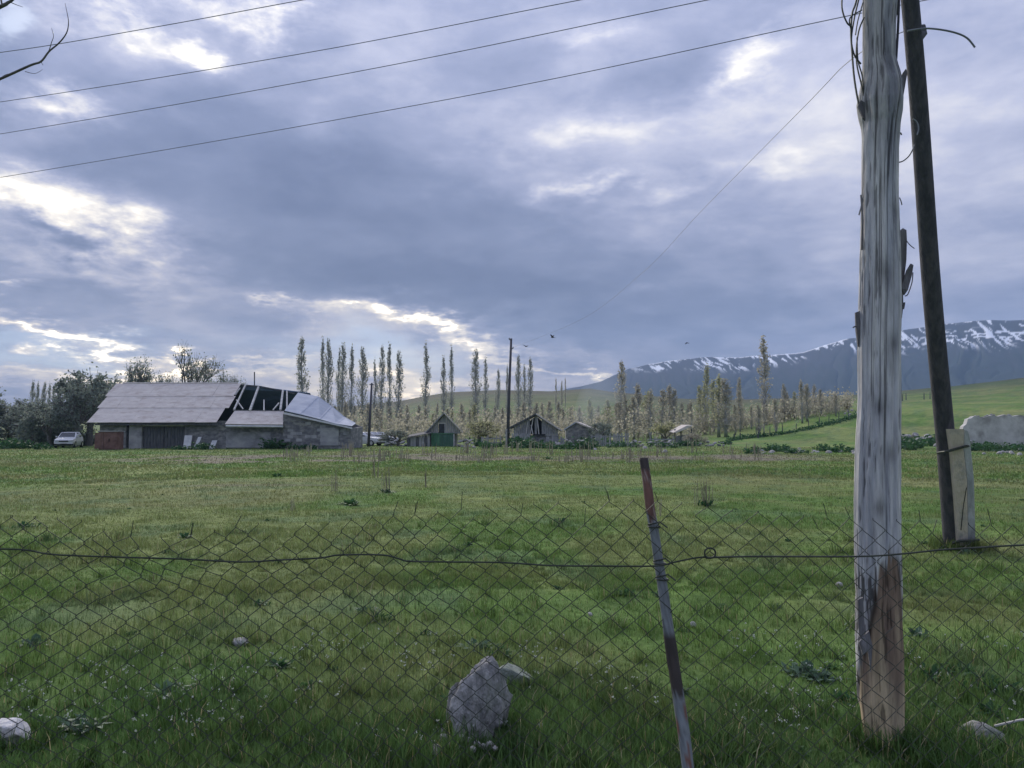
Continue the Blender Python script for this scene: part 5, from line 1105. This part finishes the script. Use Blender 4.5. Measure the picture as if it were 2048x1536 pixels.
def tussocks():
    g = np.random.default_rng(77); X, Y_, HK, CL, LN = [], [], [], [], []
    def ring(cx, cy, rad, n, h0, h1, mul):
        a = g.uniform(0, 6.283, n); r = rad * g.uniform(.75, 1.35, n); X.append(cx + r * np.cos(a)); Y_.append(cy + r * np.sin(a)); HK.append(g.uniform(h0, h1, n)); CL.append(np.full(n, mul)); LN.append(g.uniform(.1, .6, n))
    def tuft(cx, cy, rad, n, h0, h1, mul):
        X.append(cx + g.normal(0, rad, n)); Y_.append(cy + g.normal(0, rad, n)); HK.append(g.uniform(h0, h1, n)); CL.append(np.full(n, mul)); LN.append(g.uniform(.2, .9, n))
    pb = P(1767, 1468, YP); ring(pb.x, YP, .15, 900, .06, .17, .9)
    for (px, py, rad, n) in ((963, 1490, .20, 1100), (908, 1478, .08, 300), (1022, 1372, .19, 600), (8, 1500, .16, 700), (1968, 1492, .18, 800), (480, 1290, .10, 260)):
        c = G(px, py); ring(c.x, c.y + .08, rad, n, .04, .12, .9)
    c = G(1912, 1097); ring(c.x, c.y, .25, 700, .08, .22, .85); c = G(1935, 1094); ring(c.x, c.y - .2, .2, 400, .08, .2, .9)
    for i in range(520):
        r = 3.2 * (13 / 3.2) ** g.random(); a = g.uniform(-.75, .75); cx, cy = r * math.sin(a), r * math.cos(a); big = g.random() < .25
        tuft(cx, cy, .035 if not big else .07, 70 if big else 36, .06, .12 if not big else .19, g.choice([.7, .85, 1.0, 1.15]))
    x, y, hk, ml, ln = map(np.concatenate, (X, Y_, HK, CL, LN)); n = len(x); z = hgt(x, y) - .005; c = turf_colour(x, y) * ml[:, None] * g.uniform(.7, 1.3, n)[:, None]
    dry_ = g.random(n) > .94; c[dry_] = np.array([.34, .30, .18]); th = g.uniform(0, 6.283, n); wd = .0045 * g.uniform(.7, 1.4, n) * np.maximum(1, np.hypot(x, y) / 8); L = ln * hk
    sx, sy = np.cos(th + 1.57) * wd / 2, np.sin(th + 1.57) * wd / 2; dx_, dy_ = np.cos(th), np.sin(th)
    V = np.stack([np.stack([x - sx, y - sy, z], 1), np.stack([x + sx, y + sy, z], 1), np.stack([x + dx_ * L * .35 + sx, y + dy_ * L * .35 + sy, z + hk * .6], 1), np.stack([x + dx_ * L * .35 - sx, y + dy_ * L * .35 - sy, z + hk * .6], 1), np.stack([x + dx_ * L, y + dy_ * L, z + hk * .95], 1)], 1).reshape(-1, 3); b = np.arange(n) * 5
    o = link('grass_tussocks', nmesh('grass_tussocks', V, [np.stack([b, b + 1, b + 2, b + 3], 1), np.stack([b + 3, b + 2, b + 4], 1)], False, np.repeat(c, 5, 0)), None, LF_GRASS); tag(o, 'rank tussocks of grass round stones and pole feet', 'grass', kind='stuff')
tussocks()
def flowers():
    g = np.random.default_rng(14); V = []; Fq = []; n = 0; pts = []; st = MB()
    for _ in range(60):
        px, py = g.uniform(40, 1300), g.uniform(1290, 1500)
        if g.random() < .3: px = g.uniform(1450, 2048)
        c = G(px, py)
        for k in range(int(g.integers(3, 14))):
            x, y = c.x + g.normal(0, .13), c.y + g.normal(0, .13); z = H(x, y); h = g.uniform(.06, .15); st.tube([(x, y, z), (x + g.normal(0, .01), y, z + h)], .0012, 3, False)
            for q in range(4): pts.append((x + g.normal(0, .006), y + g.normal(0, .006), z + h + g.uniform(-.012, .004)))
    V, Fq = leaf_quads(pts, .011, 3); n0 = len(st.v); me = nmesh('wildflowers', np.vstack([np.array(st.v), V]), [np.array(st.f), Fq + n0])
    me.materials.append(LF_GREENSTEM); me.materials.append(MAT_FLOWER); ix = np.zeros(len(me.polygons), np.int32); ix[len(st.f):] = 1; me.polygons.foreach_set('material_index', ix)
    o = link('wildflowers', me); tag(o, 'tiny whitish wildflowers scattered in the near grass', 'flowers', kind='stuff')
LF_GREENSTEM = leafmat('flower_stem', (.06, .11, .04), (.09, .14, .06)); MAT_FLOWER = leafmat('flower_petal', (.34, .38, .33), (.50, .53, .48), trans=.3)
flowers()

# weeds in the meadow and dry stalks ------------------------------------------
ROS = []
for i in range(4):
    r = random.Random(500 + i); b = MB()
    for k in range(64):
        a = r.uniform(0, 6.28); L = r.uniform(.05, .14); e = r.uniform(.25, 1.15); d = Vector((math.cos(a) * math.cos(e), math.sin(a) * math.cos(e), math.sin(e))); s = Vector((-math.sin(a), math.cos(a), 0)) * L * .16
        p = Vector((r.gauss(0, .035), r.gauss(0, .035), -.01)); m = p + d * L * .55; t_ = p + d * L + Vector((0, 0, -.25 * L)); b.v += [tuple(p), tuple(m + s * .7), tuple(t_), tuple(m - s * .7)]; n = len(b.v) - 4; b.f.append((n, n + 1, n + 2, n + 3))
    ROS.append(b.mesh('rosette'))
ROS_B = [m.copy() for m in ROS]
for m in ROS: m.materials.append(LF_WEED)
for m in ROS_B: m.materials.append(LF_BLUE)
def weed(px, py, s, label, group=None, blue=False, k=0):
    o = link('weed_clump', (ROS_B if blue else ROS)[k % 4]); o.location = G(px, py); o.scale = (s, s, s * .9); o.rotation_euler = (0, 0, k * 1.7); tag(o, label, 'plant', group)
for i, (x, y, s, bl_, lb) in enumerate([(935, 1092, .9, False, 'dark green weed clump behind the mesh in mid-meadow'), (700, 1010, 2.2, False, 'dark weed patch left of the mesh spike in the far meadow'), (1412, 1012, 2.0, False, 'green tuft under the dry stalks right of the leaning post'), (960, 1302, 1.3, True, 'blue-green leafy clump behind the upright stone'), (1000, 1312, 1.1, False, 'dark leafy clump between the upright stone and flat stone'), (1098, 919, 2.6, False, 'dark weed clump on the bare earth strip'), (1120, 1045, 1.2, False, 'low green clump left of the leaning post top'), (1250, 1190, 1.0, False, 'dark low clump left of the leaning post middle'), (1320, 1192, .8, False, 'dark low clump behind the leaning post'), (1548, 1175, .9, False, 'dark low clump midway between the two posts'), (1610, 1350, 1.2, True, 'pale blue-green clump left of the bare pole foot'), (1640, 1360, 1.0, True, 'silvery clump touching the bare pole foot'), (1880, 1360, 1.5, False, 'deep green clump right of the bare pole foot'), (1930, 1350, 1.4, False, 'dark green clump between bare pole and right edge'), (1990, 1380, 1.3, False, 'dark green clump by the right edge above the stone'), (1900, 1100, 1.3, True, 'blue-green clump at the foot of the dark pole'), (1935, 1108, 1.1, True, 'blue-green clump under the stub post'), (775, 985, 1.8, True, 'green tuft under the left dry stalks'), (70, 1290, 1.0, True, 'blue-green clump at the left edge'), (330, 1390, 1.1, True, 'blue-green clump low on the left'), (520, 1210, .8, False, 'dark clump above the pale stone on the left'), (735, 1225, 1.1, True, 'silvery clump left of centre in the meadow'), (760, 1240, 1.1, False, 'green clump beside the silvery one left of centre'), (370, 1075, 1.2, False, 'dark clump behind the crumpled mesh'), (50, 1055, 1.6, False, 'dark bluish clump at the left in the meadow'), (555, 953, 2.2, False, 'far dark weed clump left of the rut'), (1835, 1270, .9, True, 'pale clump in the grass right of the bare pole'), (160, 1460, 1.2, True, 'leafy clump right of the white corner stone')]):
    weed(x, y, s, lb, None, bl_, i)
# many small unnamed rosettes through the sward
it = [(i % 4, Matrix.LocRotScale(G(rs.uniform(-60, 2110), 960 + 560 * rs.random() ** 1.3), Matrix.Rotation(i * 1.7, 3, 'Z').to_quaternion(), Vector((1, 1, .9)) * rs.uniform(.35, .8))) for i in range(60)]
merged(it, ROS, 'low_weeds', 'small low weeds scattered through the meadow grass', 'weeds', LF_WEED)
def stalks(px, py, h, n, spread, label, group=None):
    t = G(px, py); b = MB(); r = random.Random(int(px)); k = t.length / F
    for i in range(n):
        x, y = t.x + r.gauss(0, spread) * k, t.y + r.gauss(0, spread * .5) * k; z = H(x, y); hh = h * k * r.uniform(.6, 1.05); e = Vector((x + r.gauss(0, .06) * hh, y, z + hh))
        b.tube([(x, y, z - .02), Vector((x, y, z)).lerp(e, .6) + Vector((r.gauss(0, .01), 0, 0)), e], [.006 * max(1, t.length / 12), .005 * max(1, t.length / 12), .002], 3, False)
        if r.random() < .6: m = Vector((x, y, z)).lerp(e, .65); b.tube([m, m + Vector((r.gauss(0, .12) * hh, 0, hh * .25))], [.0045 * max(1, t.length / 12), .0015], 3, False)
    if group: return b
    o = b.build('dry_stalks', LF_DRY); tag(o, label, 'plant', group)
stalks(1410, 1012, 58, 16, 9, 'tall dry pale stalks standing right of the leaning post')
stalks(775, 985, 55, 9, 5, 'thin dry stalks in the meadow left of centre')
stalks(670, 982, 45, 6, 4, 'dry stalks left of the thin ones by the rut'); stalks(750, 955, 60, 6, 4, 'tall far dry stalk pair below the leaning pole'); stalks(585, 1022, 26, 5, 3, 'short dry stalks above the crumpled mesh'); stalks(1318, 1032, 40, 5, 3, 'dry stalks just right of the post top'); stalks(850, 975, 40, 5, 3, 'sparse dry stalks right of the thin meadow stalks')
allb = MB()
for i in range(60):
    q = stalks(rs.uniform(520, 1520), rs.uniform(903, 926), rs.uniform(12, 34), 7, 7, '', 'x'); n = len(allb.v); allb.v += q.v; allb.f += [tuple(k + n for k in f) for f in q.f]
o = allb.build('dry_weeds', LF_DRY); tag(o, 'faded dry stalks standing along the bare earth strip', 'weeds', kind='stuff')

# ------------------------------------------------------------------ smoke drifting off the hamlet
def smoke():
    b = MB(); q = smooth([P(1150, 872, 100), P(1165, 845, 100), P(1178, 815, 101), P(1196, 788, 102), P(1222, 768, 103)], 5); b.tube(q, [.9 + .10 * i for i in range(len(q))], 14)
    m = bpy.data.materials.new('smoke'); m.use_nodes = True; t = m.node_tree; t.nodes.clear(); o = t.nodes.new('ShaderNodeOutputMaterial'); v = t.nodes.new('ShaderNodeVolumePrincipled'); v.inputs['Color'].default_value = (.75, .82, .92, 1); v.inputs['Density'].default_value = .04
    t.links.new(v.outputs[0], o.inputs['Volume']); ob = b.build('smoke', m, None, True); tag(ob, 'thin bluish smoke rising behind the sheds', 'smoke', kind='stuff')
smoke()

# ------------------------------------------------------------------ air
def haze():
    b = MB(); b.box(-3400, 3400, -3400, 3400, -60, 420); m = bpy.data.materials.new('haze'); m.use_nodes = True; t = m.node_tree; t.nodes.clear(); o = t.nodes.new('ShaderNodeOutputMaterial'); v = t.nodes.new('ShaderNodeVolumePrincipled')
    v.inputs['Color'].default_value = (.48, .68, 1.0, 1); v.inputs['Density'].default_value = HAZE; v.inputs['Anisotropy'].default_value = 0.0; t.links.new(v.outputs[0], o.inputs['Volume'])
    ob = b.build('haze', m); tag(ob, 'thin blue haze over the valley', 'haze', kind='stuff')
HAZE = .00018
haze()

# put every thing's Empty at its base, parts unmoved
for t in [o for o in bpy.data.objects if o.type == 'EMPTY' and o.parent is None and o.location.length < 1e-6]:
    ch = [c for c in bpy.data.objects if c.parent == t]; pts = []
    for c in ch:
        mw = Matrix.LocRotScale(c.location, c.rotation_euler, c.scale)
        pts += [mw @ Vector(q) for q in c.bound_box] if c.type == 'MESH' else []
    if not pts: continue
    lo = [min(p[i] for p in pts) for i in range(3)]; hi = [max(p[i] for p in pts) for i in range(3)]
    base = Vector(((lo[0] + hi[0]) / 2, (lo[1] + hi[1]) / 2, lo[2])); t.location = base
    for c in ch: c.matrix_parent_inverse = Matrix.Translation(-base)
